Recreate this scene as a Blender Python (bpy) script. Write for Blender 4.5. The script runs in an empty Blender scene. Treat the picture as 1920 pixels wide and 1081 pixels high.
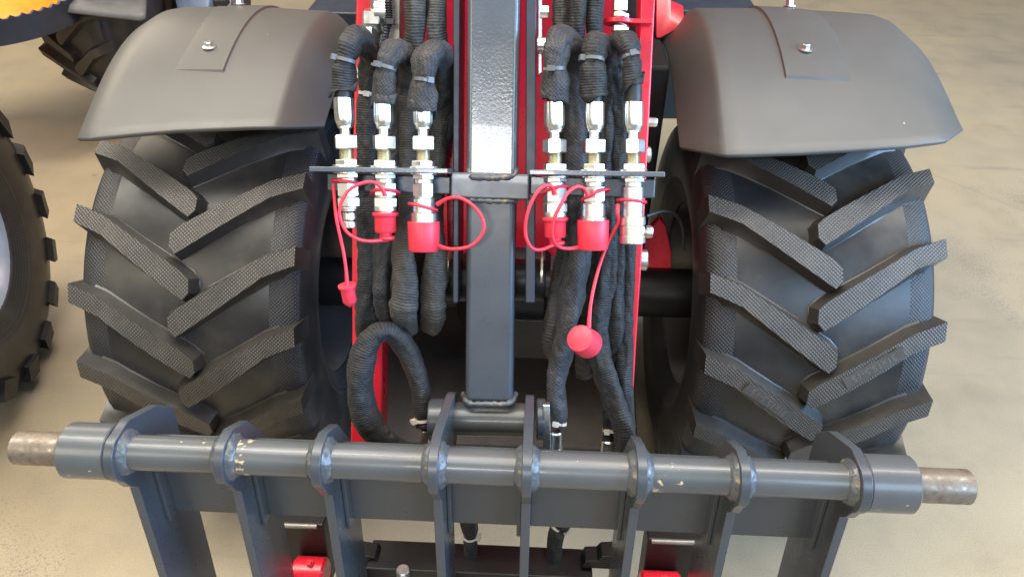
import bpy, bmesh, math, random
from mathutils import Vector as V, Matrix, noise
R_ = math.radians
scene = bpy.context.scene
col = scene.collection
random.seed(7)

# ------------------------------------------------------------------ camera
FPX = 1387.0
PITCH, YAW, ROLL = R_(38), R_(-2.31), R_(0.5)
CAM = V((0.0613, 0.0, 1.44))
FWD = V((math.sin(YAW) * math.cos(PITCH), math.cos(YAW) * math.cos(PITCH), -math.sin(PITCH)))
RT0 = V((math.cos(YAW), -math.sin(YAW), 0))
UP0 = RT0.cross(FWD)
RT = math.cos(ROLL) * RT0 + math.sin(ROLL) * UP0
UP = -math.sin(ROLL) * RT0 + math.cos(ROLL) * UP0
cd = bpy.data.cameras.new("camera")
cam = bpy.data.objects.new("camera", cd)
col.objects.link(cam)
mw = Matrix.Identity(4)
for i in range(3):
    mw[i][0], mw[i][1], mw[i][2], mw[i][3] = RT[i], UP[i], -FWD[i], CAM[i]
cam.matrix_world = mw
cd.sensor_width = 36
cd.lens = FPX / 1920 * 36
cd.clip_start, cd.clip_end = 0.05, 200
scene.camera = cam

# ------------------------------------------------------------------ light: showroom windows, ceiling and added fill lamps
w = bpy.data.worlds.new("World")
scene.world = w
w.use_nodes = True
w.node_tree.nodes["Background"].inputs[0].default_value = (0.95, 0.97, 1.0, 1)
w.node_tree.nodes["Background"].inputs[1].default_value = 0.20
scene.view_settings.view_transform = 'Standard'
scene.view_settings.look = 'None'
scene.view_settings.gamma = 1
scene.view_settings.exposure = 0.0


def area(name, loc, target, sx, sy, power, colr):
    d = bpy.data.lights.new(name, 'AREA')
    d.shape = 'RECTANGLE'
    d.size, d.size_y, d.energy, d.color = sx, sy, power, colr
    o = bpy.data.objects.new(name, d)
    col.objects.link(o)
    o.location = loc
    o.rotation_euler = (V(target) - V(loc)).to_track_quat('-Z', 'Y').to_euler()
    return o


area("ceiling_light", (-0.5, 1.3, 5.2), (-0.1, 1.1, 0), 4.2, 4.2, 370, (1.0, 0.94, 0.84))
area("fill_strip_left", (-2.7, 1.4, 4.6), (-0.3, 1.3, 0.8), 0.5, 4.5, 150, (1.0, 0.93, 0.80))  # added fill strip, lights the red sides so they bounce
area("fill_strip_right", (2.7, 1.4, 4.6), (0.3, 1.3, 0.8), 0.5, 4.5, 130, (1.0, 0.94, 0.84))  # added fill strip, the same for the right side
area("front_window", (-0.42, -4.2, 4.0), (0.1, 1.0, 0.8), 1.25, 0.5, 80, (0.97, 0.98, 1.0))
area("side_window", (4.6, -0.3, 2.3), (0.3, 1.0, 0.6), 3.0, 2.0, 430, (0.34, 0.60, 1.0))
area("corner_window", (3.1, -2.9, 3.6), (0.5, 1.1, 0.5), 2.4, 1.8, 130, (0.50, 0.73, 1.0))
area("left_wall_fill", (-3.4, -2.6, 3.8), (-0.5, 1.1, 0.5), 2.2, 1.7, 80, (1.0, 0.88, 0.66))  # added warm panel in place of light off the left-front wall
area("rear_window", (-4.0, 4.2, 3.4), (-0.5, 1.2, 0.9), 3.0, 1.6, 80, (1.0, 0.86, 0.66))


# ------------------------------------------------------------------ helpers
WLOC = {}


def ray(px, py):
    return FWD + (px - 960) / FPX * RT - (py - 540.5) / FPX * UP


def on_plane(px, py, p0, n):
    d = ray(px, py)
    return CAM + d * ((p0 - CAM).dot(n) / d.dot(n))


def on_depth(px, py, z):
    return CAM + ray(px, py) * z


def depth(p):
    return (p - CAM).dot(FWD)


def on_cyl(px, py, ay, az, r):
    d = ray(px, py)
    oy, oz = CAM.y - ay, CAM.z - az
    a = d.y * d.y + d.z * d.z
    b = oy * d.y + oz * d.z
    c = oy * oy + oz * oz - r * r
    disc = b * b - a * c
    t = (-b - math.sqrt(max(disc, 0))) / a
    p = CAM + d * t
    return p.x, math.atan2(p.z - az, -(p.y - ay))


# the link mast and its own frame: U down the mast, N out of its front face
A0, A1 = V((0, .99, 1.143)), V((0, .713, .648))
MU = (A1 - A0).normalized()
MN = V((0, MU.z, -MU.y)).normalized()
if MN.y > 0:
    MN = -MN
MX = V((1, 0, 0))


def M(px, py, n=0.0):
    return on_plane(px, py, A0 + MN * n, MN)


# the carriage frame: W down its plates, NK out of its front
TLT = R_(8.5)
CW = V((0, -math.sin(TLT), -math.cos(TLT)))
CN = V((0, -math.cos(TLT), math.sin(TLT)))
CT = V((0, .5865, .699))


def K(px, py, n=0.0):
    return on_plane(px, py, CT + CN * n, CN)


class G:
    def __init__(s):
        s.v, s.f, s.uv = [], [], []

    def add(s, vs, fs, uvs=None):
        b = len(s.v)
        s.v += [V(x) for x in vs]
        s.uv += uvs if uvs else [(0, 0)] * len(vs)
        s.f += [tuple(i + b for i in f) for f in fs]
        return s

    def box(s, c, h, ax=(V((1, 0, 0)), V((0, 1, 0)), V((0, 0, 1)))):
        vs = [V(c) + ax[0] * h[0] * i + ax[1] * h[1] * j + ax[2] * h[2] * k for i in (-1, 1) for j in (-1, 1) for k in (-1, 1)]
        return s.add(vs, [(0, 1, 3, 2), (4, 6, 7, 5), (0, 4, 5, 1), (2, 3, 7, 6), (0, 2, 6, 4), (1, 5, 7, 3)])

    def prism(s, pts, d):
        n = len(pts)
        d = V(d)
        vs = [V(p) - d * .5 for p in pts] + [V(p) + d * .5 for p in pts]
        fs = [tuple(range(n)), tuple(range(2 * n - 1, n - 1, -1))] + [(i, i + n, (i + 1) % n + n, (i + 1) % n) for i in range(n)]
        return s.add(vs, fs)

    def lathe(s, o, a, prof, n=24, cap=True, rot=0.0, jit=0.0, seed=0):
        o, a = V(o), V(a).normalized()
        e1 = a.orthogonal().normalized()
        if abs(a.x) < .9:
            e1 = (V((1, 0, 0)) - a * a.x).normalized()
        e2 = a.cross(e1)
        vs, fs, uv = [], [], []
        for k, (t, r) in enumerate(prof):
            for i in range(n):
                th = 2 * math.pi * i / n + rot
                q = r
                if jit:
                    q += jit * noise.noise(V((math.cos(th) * 3, math.sin(th) * 3, k * .8 + seed * 7.3))) * 2
                vs.append(o + a * t + (e1 * math.cos(th) + e2 * math.sin(th)) * q)
                uv.append((th * r, t))
        for k in range(len(prof) - 1):
            for i in range(n):
                j = (i + 1) % n
                fs.append((k * n + i, k * n + j, (k + 1) * n + j, (k + 1) * n + i))
        if cap:
            fs.append(tuple(range(n)))
            fs.append(tuple(range(len(prof) * n - 1, (len(prof) - 1) * n - 1, -1)))
        return s.add(vs, fs, uv)

    def cyl(s, p, q, r, n=20, ch=0.0):
        p, q = V(p), V(q)
        L = (q - p).length
        pr = [(0, r - ch), (ch, r), (L - ch, r), (L, r - ch)] if ch else [(0, r), (L, r)]
        return s.lathe(p, q - p, pr, n)

    def tube(s, pts, rad, n=14, cap=True, wr=0.0, seed=0, flat=0.0, closed=False):
        m = len(pts)
        tang = []
        for i in range(m):
            if closed:
                t = pts[(i + 1) % m] - pts[i - 1]
            else:
                t = pts[min(i + 1, m - 1)] - pts[max(i - 1, 0)]
            tang.append(t.normalized())
        nx = tang[0].orthogonal().normalized()
        if abs(tang[0].x) < .9:
            nx = (V((1, 0, 0)) - tang[0] * tang[0].x).normalized()
        vs, uv, fs, L = [], [], [], 0
        for i in range(m):
            if i:
                nx = nx - tang[i] * nx.dot(tang[i])
                nx.normalize()
                L += (pts[i] - pts[i - 1]).length
            b = tang[i].cross(nx)
            r = rad[i] if isinstance(rad, (list, tuple)) else rad
            for k in range(n):
                th = 2 * math.pi * k / n
                q = r
                if wr:
                    d = V((math.cos(th), math.sin(th), 0))
                    q *= 1 + wr * (noise.noise(V((d.x * 1.1 + seed * 3.7, d.y * 1.1, L * 16))) * 1.3 + 1.1 * noise.noise(V((d.x * 1.6 + 9, d.y * 1.6 + seed, L * 48)))
                                   + .35 * noise.noise(V((d.x * 3 + 4, d.y * 3 + seed, L * 120))))
                    q *= 1 - wr * .9 * max(0, .22 - abs(noise.noise(V((d.x * .9 + seed, d.y * .9 + L * 11, L * 34 + seed))))) * 3
                    q *= 1 + wr * 1.1 * math.cos(2 * (th - 3 * noise.noise(V((seed * 2.1, L * 7, 3)))))
                    q *= 1 + wr * .9 * math.exp(-((th - 1.5 - 1.6 * noise.noise(V((L * 5, seed, 7)))) / .20) ** 2)
                vs.append(pts[i] + nx * q * math.cos(th) + b * q * math.sin(th) * (1 - flat))
                uv.append((th * r, L))
        for i in range(m if closed else m - 1):
            i2 = (i + 1) % m
            for k in range(n):
                k2 = (k + 1) % n
                fs.append((i * n + k, i * n + k2, i2 * n + k2, i2 * n + k))
        if cap and not closed:
            fs.append(tuple(range(n)))
            fs.append(tuple(range(m * n - 1, (m - 1) * n - 1, -1)))
        return s.add(vs, fs, uv)


def build(name, g, mat, parent=None, bev=0.0, ang=35, bseg=2, solid=0.0, origin=None):
    me = bpy.data.meshes.new(name)
    c = V(origin) if origin is not None else sum(g.v, V()) / len(g.v)
    me.from_pydata([x - c for x in g.v], [], g.f)
    uvl = me.uv_layers.new(name="UVMap")
    for lp in me.loops:
        uvl.data[lp.index].uv = g.uv[lp.vertex_index]
    bm = bmesh.new()
    bm.from_mesh(me)
    bmesh.ops.recalc_face_normals(bm, faces=bm.faces)
    bm.to_mesh(me)
    bm.free()
    for p in me.polygons:
        p.use_smooth = True
    o = bpy.data.objects.new(name, me)
    col.objects.link(o)
    o.data.materials.append(mat)
    if solid:
        sd = o.modifiers.new("thickness", 'SOLIDIFY')
        sd.thickness = solid
        sd.offset = -1
    if bev:
        b = o.modifiers.new("edge", 'BEVEL')
        b.width, b.segments, b.limit_method, b.angle_limit, b.harden_normals = bev, bseg, 'ANGLE', R_(ang), True
    else:
        me.set_sharp_from_angle(angle=R_(ang))
    WLOC[o] = c
    if parent:
        o.parent = parent
        o.location = c - WLOC[parent]
    else:
        o.location = c
    return o


def tag(o, label=None, cat=None, group=None, kind=None):
    if label: o["label"] = label
    if cat: o["category"] = cat
    if group: o["group"] = group
    if kind: o["kind"] = kind
    return o


def thing(name, loc, label, cat, group=None):
    o = bpy.data.objects.new(name, None)
    o.empty_display_size = .05
    col.objects.link(o)
    o.location = loc
    WLOC[o] = V(loc)
    return tag(o, label, cat, group)


def spline(P, step=.006, rad=None):
    P = [V(p) for p in P]
    out, ro = [], []
    n = len(P)
    for i in range(n - 1):
        p0, p1, p2, p3 = P[max(i - 1, 0)], P[i], P[i + 1], P[min(i + 2, n - 1)]
        k = max(2, int((p2 - p1).length / step))
        for j in range(k + (i == n - 2)):
            t = j / k
            out.append(.5 * ((2 * p1) + (p2 - p0) * t + (2 * p0 - 5 * p1 + 4 * p2 - p3) * t * t + (3 * p1 - p0 - 3 * p2 + p3) * t ** 3))
            if rad:
                ro.append(rad[i] * (1 - t) + rad[i + 1] * t)
    return (out, ro) if rad else out


# ------------------------------------------------------------------ materials
class NT:
    def __init__(s, name):
        s.m = bpy.data.materials.new(name)
        s.m.use_nodes = True
        s.t = s.m.node_tree
        s.b = s.t.nodes["Principled BSDF"]

    def n(s, typ, **kw):
        o = s.t.nodes.new(typ)
        for k, v in kw.items():
            if k.startswith("i_"):
                key = k[2:]
                o.inputs[int(key) if key.isdigit() else key].default_value = v
            else:
                setattr(o, k, v)
        return o

    def l(s, a, b):
        s.t.links.new(a, b)

    def math(s, op, a, b=None):
        o = s.t.nodes.new("ShaderNodeMath")
        o.operation = op
        for i, x in enumerate((a, b)):
            if x is None: continue
            if isinstance(x, (int, float)): o.inputs[i].default_value = x
            else: s.l(x, o.inputs[i])
        return o.outputs[0]

    def ramp(s, fac, stops):
        o = s.t.nodes.new("ShaderNodeValToRGB")
        e = o.color_ramp.elements
        while len(e) < len(stops): e.new(.5)
        for i, (p, c) in enumerate(stops):
            e[i].position = p
            e[i].color = (*c, 1) if len(c) == 3 else c
        s.l(fac, o.inputs[0])
        return o.outputs[0]

    def noise(s, scale, detail=4, rough=.55, vec=None):
        o = s.n("ShaderNodeTexNoise", i_Scale=scale, i_Detail=detail, i_Roughness=rough)
        if vec is None:
            if not hasattr(s, 'tc'): s.tc = s.n("ShaderNodeTexCoord")
            vec = s.tc.outputs["Object"]
        s.l(vec, o.inputs["Vector"])
        return o.outputs["Fac"]

    def bump(s, h, strength, dist=.001, prev=None):
        o = s.n("ShaderNodeBump", i_Strength=strength, i_Distance=dist)
        s.l(h, o.inputs["Height"])
        if prev: s.l(prev, o.inputs["Normal"])
        return o.outputs[0]

    def uv(s):
        u = s.n("ShaderNodeUVMap")
        sp = s.n("ShaderNodeSeparateXYZ")
        s.l(u.outputs[0], sp.inputs[0])
        return sp.outputs[0], sp.outputs[1]

    def set(s, **kw):
        nm = dict(rough="Roughness", metal="Metallic", coat="Coat Weight", coatr="Coat Roughness", spec="Specular IOR Level", sheen="Sheen Weight", base="Base Color")
        for k, v in kw.items():
            s.b.inputs[nm[k]].default_value = (*v, 1) if isinstance(v, tuple) else v
        return s


def simple(name, base, rough, metal=0.0, var=.25, vs=18, bs=None, bst=.1, bd=.0006, coat=0.0, rvar=.12, spec=.5):
    t = NT(name)
    f = t.noise(vs, 5)
    t.l(t.ramp(f, [(.3, tuple(c * (1 - var) for c in base)), (.7, tuple(min(1, c * (1 + var)) for c in base))]), t.b.inputs["Base Color"])
    t.set(metal=metal, coat=coat, spec=spec)
    f2 = t.noise(vs * 2.7, 6)
    t.l(t.math('ADD', t.math('MULTIPLY', t.math('SUBTRACT', f2, .5), rvar * 2), rough), t.b.inputs["Roughness"])
    if bs:
        t.l(t.bump(t.noise(bs, 2), bst, bd), t.b.inputs["Normal"])
    return t.m


GREY = simple("grey_gloss_paint", (.090, .102, .116), .20, var=.10, vs=9, bs=260, bst=.21, bd=.0009, coat=.25)
GREYF = simple("grey_bracket_paint", (.075, .085, .098), .28, var=.10, vs=9, bs=150, bst=.10, bd=.0008, coat=.2)
MATTE = simple("grey_satin_paint", (.056, .064, .074), .30, var=.12, vs=8, bs=60, bst=.10, bd=.0008)
NAVY = simple("dark_blue_paint", (.030, .037, .055), .38, var=.2, bs=90, bst=.1)
BLACK = simple("black_paint", (.008, .0075, .0075), .45, var=.3)
RED = simple("red_paint", (.72, .018, .038), .30, var=.08, bs=120, bst=.12, coat=.2)
CAPRED = simple("red_rubber", (.78, .042, .074), .42, var=.05, bs=300, bst=.05)
ZINC = simple("zinc_plate", (.83, .84, .80), .31, metal=1.0, var=.10, vs=60, rvar=.1, bs=400, bst=.06, bd=.0003)
STEEL = simple("machined_steel", (.74, .74, .73), .38, metal=1.0, var=.12, vs=70, rvar=.12)
YZINC = simple("yellow_zinc_thread", (.70, .66, .52), .36, metal=1.0, var=.15, vs=80)
HOSE = simple("black_hose_rubber", (.022, .022, .023), .5, var=.3)
WHITEP = simple("white_nylon", (.62, .58, .50), .45, var=.1)
GREYP = simple("grey_nylon", (.13, .135, .14), .4, var=.1)
BLACKP = simple("black_nylon", (.02, .02, .022), .4, var=.1)
RIMM = simple("rim_silver_paint", (.36, .38, .42), .38, var=.1, metal=.3)
ORANGE = simple("orange_plastic", (.85, .25, .008), .5, var=.15)
PBLUE = simple("grey_blue_panel", (.22, .29, .42), .45, var=.1)
DGREY = simple("dark_grey_plastic", (.09, .09, .095), .5, var=.2)


def worn_paint():
    t = NT("grey_paint_with_chips")
    f = t.noise(9, 5)
    c1 = t.ramp(f, [(.3, (.072, .078, .082)), (.7, (.092, .097, .099))])
    a = t.noise(70, 6, .65)
    b = t.noise(7, 3)
    sp = t.n("ShaderNodeSeparateXYZ"); t.l(t.tc.outputs["Object"], sp.inputs[0])
    near = t.math('MAXIMUM', t.math('SUBTRACT', 1.0, t.math('MULTIPLY', t.math('ABSOLUTE', t.math('ADD', sp.outputs[0], .295)), 26)), 0.0)
    chip = t.ramp(t.math('ADD', t.math('MULTIPLY', a, b), t.math('MULTIPLY', near, .155)), [(.405, (0, 0, 0)), (.43, (1, 1, 1))])
    mx = t.n("ShaderNodeMix", data_type='RGBA')
    t.l(chip, mx.inputs[0]); t.l(c1, mx.inputs[6]); mx.inputs[7].default_value = (.55, .42, .24, 1)
    t.l(mx.outputs[2], t.b.inputs["Base Color"])
    t.set(coat=.15)
    t.l(t.math('ADD', t.math('MULTIPLY', t.noise(25, 5), .22), .20), t.b.inputs["Roughness"])
    t.l(t.bump(t.noise(110, 3), .14, .0008), t.b.inputs["Normal"])
    return t.m


WORN = worn_paint()


def rusty():
    t = NT("bare_rusted_steel")
    f = t.noise(45, 8, .7)
    c1 = t.ramp(f, [(.34, (.09, .060, .040)), (.46, (.17, .135, .10)), (.62, (.27, .24, .20)), (.76, (.62, .48, .24))])
    t.l(c1, t.b.inputs["Base Color"])
    t.l(t.ramp(f, [(.4, (.0, .0, .0)), (.62, (.8, .8, .8))]), t.b.inputs["Metallic"])
    t.l(t.ramp(t.noise(90, 5), [(.3, (.6,) * 3), (.7, (.3,) * 3)]), t.b.inputs["Roughness"])
    t.l(t.bump(f, .35, .001), t.b.inputs["Normal"])
    return t.m


RUST = rusty()


def weld():
    t = NT("painted_weld_bead")
    t.l(t.ramp(t.noise(80, 5), [(.35, (.055, .062, .072)), (.60, (.085, .093, .10)), (.70, (.26, .19, .10))]), t.b.inputs["Base Color"])
    t.set(rough=.30, coat=.12)
    t.l(t.bump(t.noise(190, 3), .6, .0018), t.b.inputs["Normal"])
    return t.m


WELD = weld()


def dots(t, u, v, per, mask=None):
    k = 2 * math.pi / per * .7071
    a = t.math('COSINE', t.math('MULTIPLY', t.math('ADD', u, v), k))
    b = t.math('COSINE', t.math('MULTIPLY', t.math('SUBTRACT', u, v), k))
    h = t.math('MULTIPLY', t.math('ADD', a, b), .5)
    return h


def rubber(name, lug):
    t = NT(name)
    u, v = t.uv()
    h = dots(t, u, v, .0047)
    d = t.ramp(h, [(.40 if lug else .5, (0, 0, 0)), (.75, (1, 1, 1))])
    if lug:
        # knurl only on the tread face: the flanks carry u beyond 5
        msk = t.math('LESS_THAN', u, 5.0)
    else:
        au = t.math('ABSOLUTE', u)
        msk = t.math('MULTIPLY', t.math('GREATER_THAN', au, .146), t.math('LESS_THAN', au, .195))
    wear = t.ramp(t.noise(26, 6, .65), [(.34, (.25,) * 3), (.55, (1,) * 3)])
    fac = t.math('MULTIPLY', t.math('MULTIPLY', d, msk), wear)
    seam = t.math('MULTIPLY', t.math('LESS_THAN', t.math('ABSOLUTE', t.math('ADD', u, t.math('MULTIPLY', t.math('SUBTRACT', t.noise(60, 3), .5), .004))), .0011), t.math('GREATER_THAN', t.noise(16, 2), .47)) if not lug else 0.0
    base = t.ramp(t.noise(9, 7, .62), [(.32, (.030, .028, .026)), (.52, (.044, .040, .035)), (.72, (.075, .066, .054))] if lug else [(.32, (.017, .017, .018)), (.52, (.028, .027, .026)), (.72, (.062, .055, .045))])
    mx = t.n("ShaderNodeMix", data_type='RGBA')
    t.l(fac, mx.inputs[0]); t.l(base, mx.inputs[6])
    t.l(t.ramp(t.noise(22, 5), [(.3, (.150, .134, .112) if lug else (.075, .078, .085)), (.7, (.215, .195, .165) if lug else (.10, .105, .115))]), mx.inputs[7])  # knurl tops coloured lighter: reflections off their facets painted in, plus dust
    m4 = t.n("ShaderNodeMix", data_type='RGBA', i_0=0.0)
    if not lug: t.l(seam, m4.inputs[0])
    t.l(mx.outputs[2], m4.inputs[6]); m4.inputs[7].default_value = (.004, .004, .004, 1)
    t.l(m4.outputs[2], t.b.inputs["Base Color"])
    rr = t.math('ADD', t.math('MULTIPLY', t.noise(9, 6, .65), .25), .22)
    t.l(t.math('ADD', rr, t.math('MULTIPLY', msk, .15)), t.b.inputs["Roughness"])
    n1 = t.bump(t.math('MULTIPLY', h, msk), .5, .0009)
    t.l(t.bump(t.noise(34, 5), .12, .002, n1), t.b.inputs["Normal"])
    return t.m


CARC = rubber("tyre_rubber", False)
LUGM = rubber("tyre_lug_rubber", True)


def sleeve_mat(name, base, mode):
    t = NT(name)
    u, v = t.uv()
    wob = t.math('MULTIPLY', t.noise(20, 3), .006)
    vv = t.math('ADD', v, wob)
    if mode == 'rib':
        h = t.math('SINE', t.math('MULTIPLY', vv, 2 * math.pi / .0034))
        h = t.math('ADD', h, t.math('MULTIPLY', t.math('SINE', t.math('MULTIPLY', u, 2 * math.pi / .0020)), .2))
    else:
        h = dots(t, u, vv, .0038)
    h01 = t.math('ADD', t.math('MULTIPLY', h, .4), .5)
    c = t.ramp(h01, [(.15, tuple(x * .55 for x in base)), (.85, tuple(x * 1.2 for x in base))])
    mx = t.n("ShaderNodeMix", data_type='RGBA', blend_type='MULTIPLY', i_0=1.0)
    t.l(c, mx.inputs[6])
    t.l(t.ramp(t.noise(26, 5), [(.3, (.6, .6, .6)), (.7, (1.4, 1.33, 1.25))]), mx.inputs[7])
    t.l(mx.outputs[2], t.b.inputs["Base Color"])
    t.set(rough=.55, sheen=.04, spec=.4)
    n1 = t.bump(h, .34, .0006)
    t.l(t.bump(t.noise(30, 6, .62), .8, .009, n1), t.b.inputs["Normal"])
    return t.m


SL_RIB = sleeve_mat("ribbed_nylon_sleeve", (.021, .022, .024), 'rib')
SL_WEAVE = sleeve_mat("woven_nylon_sleeve", (.040, .041, .045), 'weave')
SL_TOP = sleeve_mat("pale_brown_nylon_sleeve", (.060, .057, .052), 'rib')  # lighter, browner tone of the ribbed sleeve


def fender_mat():
    t = NT("black_fender_plastic")
    t.l(t.ramp(t.noise(6, 5), [(.3, (.088, .086, .078)), (.7, (.107, .104, .094))]), t.b.inputs["Base Color"])
    t.l(t.math('ADD', t.math('MULTIPLY', t.noise(18, 5), .14), .34), t.b.inputs["Roughness"])
    vo = t.n("ShaderNodeTexVoronoi", i_Scale=26.0)
    t.l(t.tc.outputs["Object"], vo.inputs["Vector"])
    spk = t.math('MULTIPLY', t.math('LESS_THAN', vo.outputs["Distance"], .04), t.math('GREATER_THAN', t.noise(7, 2), .64))
    src = t.b.inputs["Base Color"].links[0].from_socket
    mx = t.n("ShaderNodeMix", data_type='RGBA')
    t.l(spk, mx.inputs[0]); t.l(src, mx.inputs[6]); mx.inputs[7].default_value = (.5, .48, .42, 1)
    t.l(mx.outputs[2], t.b.inputs["Base Color"])
    n1 = t.bump(t.noise(900, 2), .12, .0004)
    t.l(n1, t.b.inputs["Normal"])
    return t.m


FEND = fender_mat()


def floor_mat():
    t = NT("beige_concrete")
    tc = t.n("ShaderNodeTexCoord")
    o = tc.outputs["Object"]
    big = t.noise(.9, 5, .6, o)
    mid = t.noise(6, 6, .62, o)
    c = t.ramp(big, [(.30, (.265, .220, .155)), (.5, (.330, .268, .176)), (.72, (.365, .285, .170))])
    m1 = t.n("ShaderNodeMix", data_type='RGBA', blend_type='MULTIPLY', i_0=1.0)
    t.l(c, m1.inputs[6])
    t.l(t.ramp(mid, [(.30, (.88, .88, .89)), (.52, (1, 1, 1)), (.75, (1.05, 1.04, 1.02))]), m1.inputs[7])
    sp = t.noise(150, 4, .7, o)
    pat = t.noise(2.2, 4, .6, o)
    k = t.ramp(t.math('MULTIPLY', sp, pat), [(.312, (0, 0, 0)), (.395, (.75, .75, .75))])
    m2 = t.n("ShaderNodeMix", data_type='RGBA')
    t.l(k, m2.inputs[0]); t.l(m1.outputs[2], m2.inputs[6]); m2.inputs[7].default_value = (.16, .14, .115, 1)
    vo = t.n("ShaderNodeTexVoronoi", i_Scale=5.0)
    t.l(o, vo.inputs["Vector"])
    gr = t.noise(420, 3, .6, o)
    spot = t.ramp(vo.outputs["Distance"], [(.035, (1, 1, 1)), (.06, (0, 0, 0))])
    m3 = t.n("ShaderNodeMix", data_type='RGBA')
    t.l(t.math('MULTIPLY', spot, .55), m3.inputs[0]); t.l(m2.outputs[2], m3.inputs[6]); m3.inputs[7].default_value = (.12, .10, .08, 1)
    m5 = t.n("ShaderNodeMix", data_type='RGBA', blend_type='MULTIPLY', i_0=1.0)
    t.l(m3.outputs[2], m5.inputs[6])
    t.l(t.ramp(gr, [(.28, (.72, .72, .73)), (.5, (1, 1, 1)), (.72, (1.22, 1.2, 1.18))]), m5.inputs[7])
    # scuffs and a faint saw-cut joint
    sx = t.n("ShaderNodeSeparateXYZ"); t.l(o, sx.inputs[0])
    ln = t.math('ADD', t.math('ADD', sx.outputs[1], t.math('MULTIPLY', sx.outputs[0], 1.15)), t.math('MULTIPLY', t.noise(1.5, 4, .6, o), .05))
    jt = t.math('MULTIPLY', t.math('LESS_THAN', t.math('ABSOLUTE', t.math('SUBTRACT', ln, 4.55)), .012), .13)
    wv = t.n("ShaderNodeTexNoise", i_Scale=1.0, i_Detail=6, i_Roughness=.7)
    mp = t.n("ShaderNodeMapping"); mp.inputs["Scale"].default_value = (1.2, 9, 1); mp.inputs["Rotation"].default_value = (0, 0, .5)
    t.l(o, mp.inputs[0]); t.l(mp.outputs[0], wv.inputs["Vector"])
    sc_ = t.math('MULTIPLY', t.ramp(wv.outputs["Fac"], [(.58, (0, 0, 0)), (.72, (1, 1, 1))]), .42)
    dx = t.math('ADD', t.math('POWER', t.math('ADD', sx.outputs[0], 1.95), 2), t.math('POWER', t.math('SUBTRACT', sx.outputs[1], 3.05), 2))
    shadow_patch = t.math('MULTIPLY', t.ramp(t.math('ADD', dx, t.math('MULTIPLY', t.noise(5, 5, .6, o), .3)), [(.14, (1, 1, 1)), (.42, (0, 0, 0))]), .55)  # soft dark patch, a floor shadow painted into the colour
    m6 = t.n("ShaderNodeMix", data_type='RGBA')
    t.l(t.math('MAXIMUM', t.math('MAXIMUM', jt, sc_), shadow_patch), m6.inputs[0]); t.l(m5.outputs[2], m6.inputs[6]); m6.inputs[7].default_value = (.13, .11, .09, 1)
    t.l(m6.outputs[2], t.b.inputs["Base Color"])
    t.l(t.math('ADD', t.math('MULTIPLY', mid, .25), .36), t.b.inputs["Roughness"])
    t.l(t.bump(sp, .15, .001), t.b.inputs["Normal"])
    return t.m


# ------------------------------------------------------------------ the floor
g = G()
g.add([(-12, -6, 0), (12, -6, 0), (12, 16, 0), (-12, 16, 0)], [(0, 1, 2, 3)])
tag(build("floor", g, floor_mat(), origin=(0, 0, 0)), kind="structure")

# ------------------------------------------------------------------ the loader
AY, AZ = 1.308, .42
loader = thing("compact_loader", (0, 1.6, 0), "compact red loader with dark plastic mudguards, chevron tyres and central grey mast, filling the picture", "loader")
TR = .415


def crown(x):
    return -.010 * (x / .2) ** 2


def wheel_point(x, phi, r):
    return V((x, -r * math.cos(phi), r * math.sin(phi)))


ST = [(0, 0, .034), (.03, .0125, .034), (.054, .0225, .035), (.08, .041, .038), (.11, .062, .041), (.15, .089, .045), (.185, .1125, .047), (.205, .126, .047), (.216, .1255, .024)]


def lug_mesh(side):
    g = G()
    top, base = [], []
    vs, uv = [], []
    X = lambda d: side * (.197 - d)
    for d, s, wd in ST:
        for e in (-1, 1):
            ss = s + e * wd / 2
            x = X(d)
            vs.append(wheel_point(x, -ss / TR, TR + crown(x))); uv.append((x, ss))
    nT = len(ST)
    fs = [(2 * i, 2 * i + 1, 2 * i + 3, 2 * i + 2) for i in range(nT - 1)]
    g.add(vs, fs, uv)
    # flanks: separate vertices so the knurl stops at the edge
    ring = [2 * i for i in range(nT)] + [2 * i + 1 for i in range(nT - 1, -1, -1)]
    rp = [(ST[i // 2][0], ST[i // 2][1] + (1 if i % 2 else -1) * ST[i // 2][2] / 2) for i in ring]
    n = len(rp)
    cx = [(p[0] - rp[i - 1][0], p[1] - rp[i - 1][1]) for i, p in enumerate(rp)]
    v2, f2 = [], []
    for lev in range(4):
        for i, (d, s) in enumerate(rp):
            dn = rp[(i + 1) % n][0] - rp[i - 1][0]
            sn = rp[(i + 1) % n][1] - rp[i - 1][1]
            L = math.hypot(dn, sn) or 1
            nd, ns = sn / L, -dn / L
            off = (0, .003, .0075, .014)[lev]
            dd, s2 = d + nd * off, s + ns * off
            x = X(dd)
            rt = TR + crown(X(d))
            rb = .3865 + crown(x) * 1.2
            fr = (0, .45, .9, 1.03)[lev]
            r = rt * (1 - fr) + rb * fr
            if d < 1e-6:
                dd = -(0, .001, .004, .006)[lev]
                r = rt - (0, .022, .055, .085)[lev]
                x = X(dd)
            v2.append(wheel_point(x, -s2 / TR, r))
    for lev in range(3):
        for i in range(n):
            j = (i + 1) % n
            f2.append((lev * n + i, lev * n + j, (lev + 1) * n + j, (lev + 1) * n + i))
    g.add(v2, f2, [(9, 9)] * len(v2))
    return g


def make_mesh(name, g, mat):
    me = bpy.data.meshes.new(name)
    me.from_pydata(g.v, [], g.f)
    l = me.uv_layers.new(name="UVMap")
    for lp in me.loops:
        l.data[lp.index].uv = g.uv[lp.vertex_index]
    bm = bmesh.new(); bm.from_mesh(me)
    bmesh.ops.recalc_face_normals(bm, faces=bm.faces)
    bm.to_mesh(me); bm.free()
    for p in me.polygons: p.use_smooth = True
    me.set_sharp_from_angle(angle=R_(38))
    me.materials.append(mat)
    return me


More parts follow.
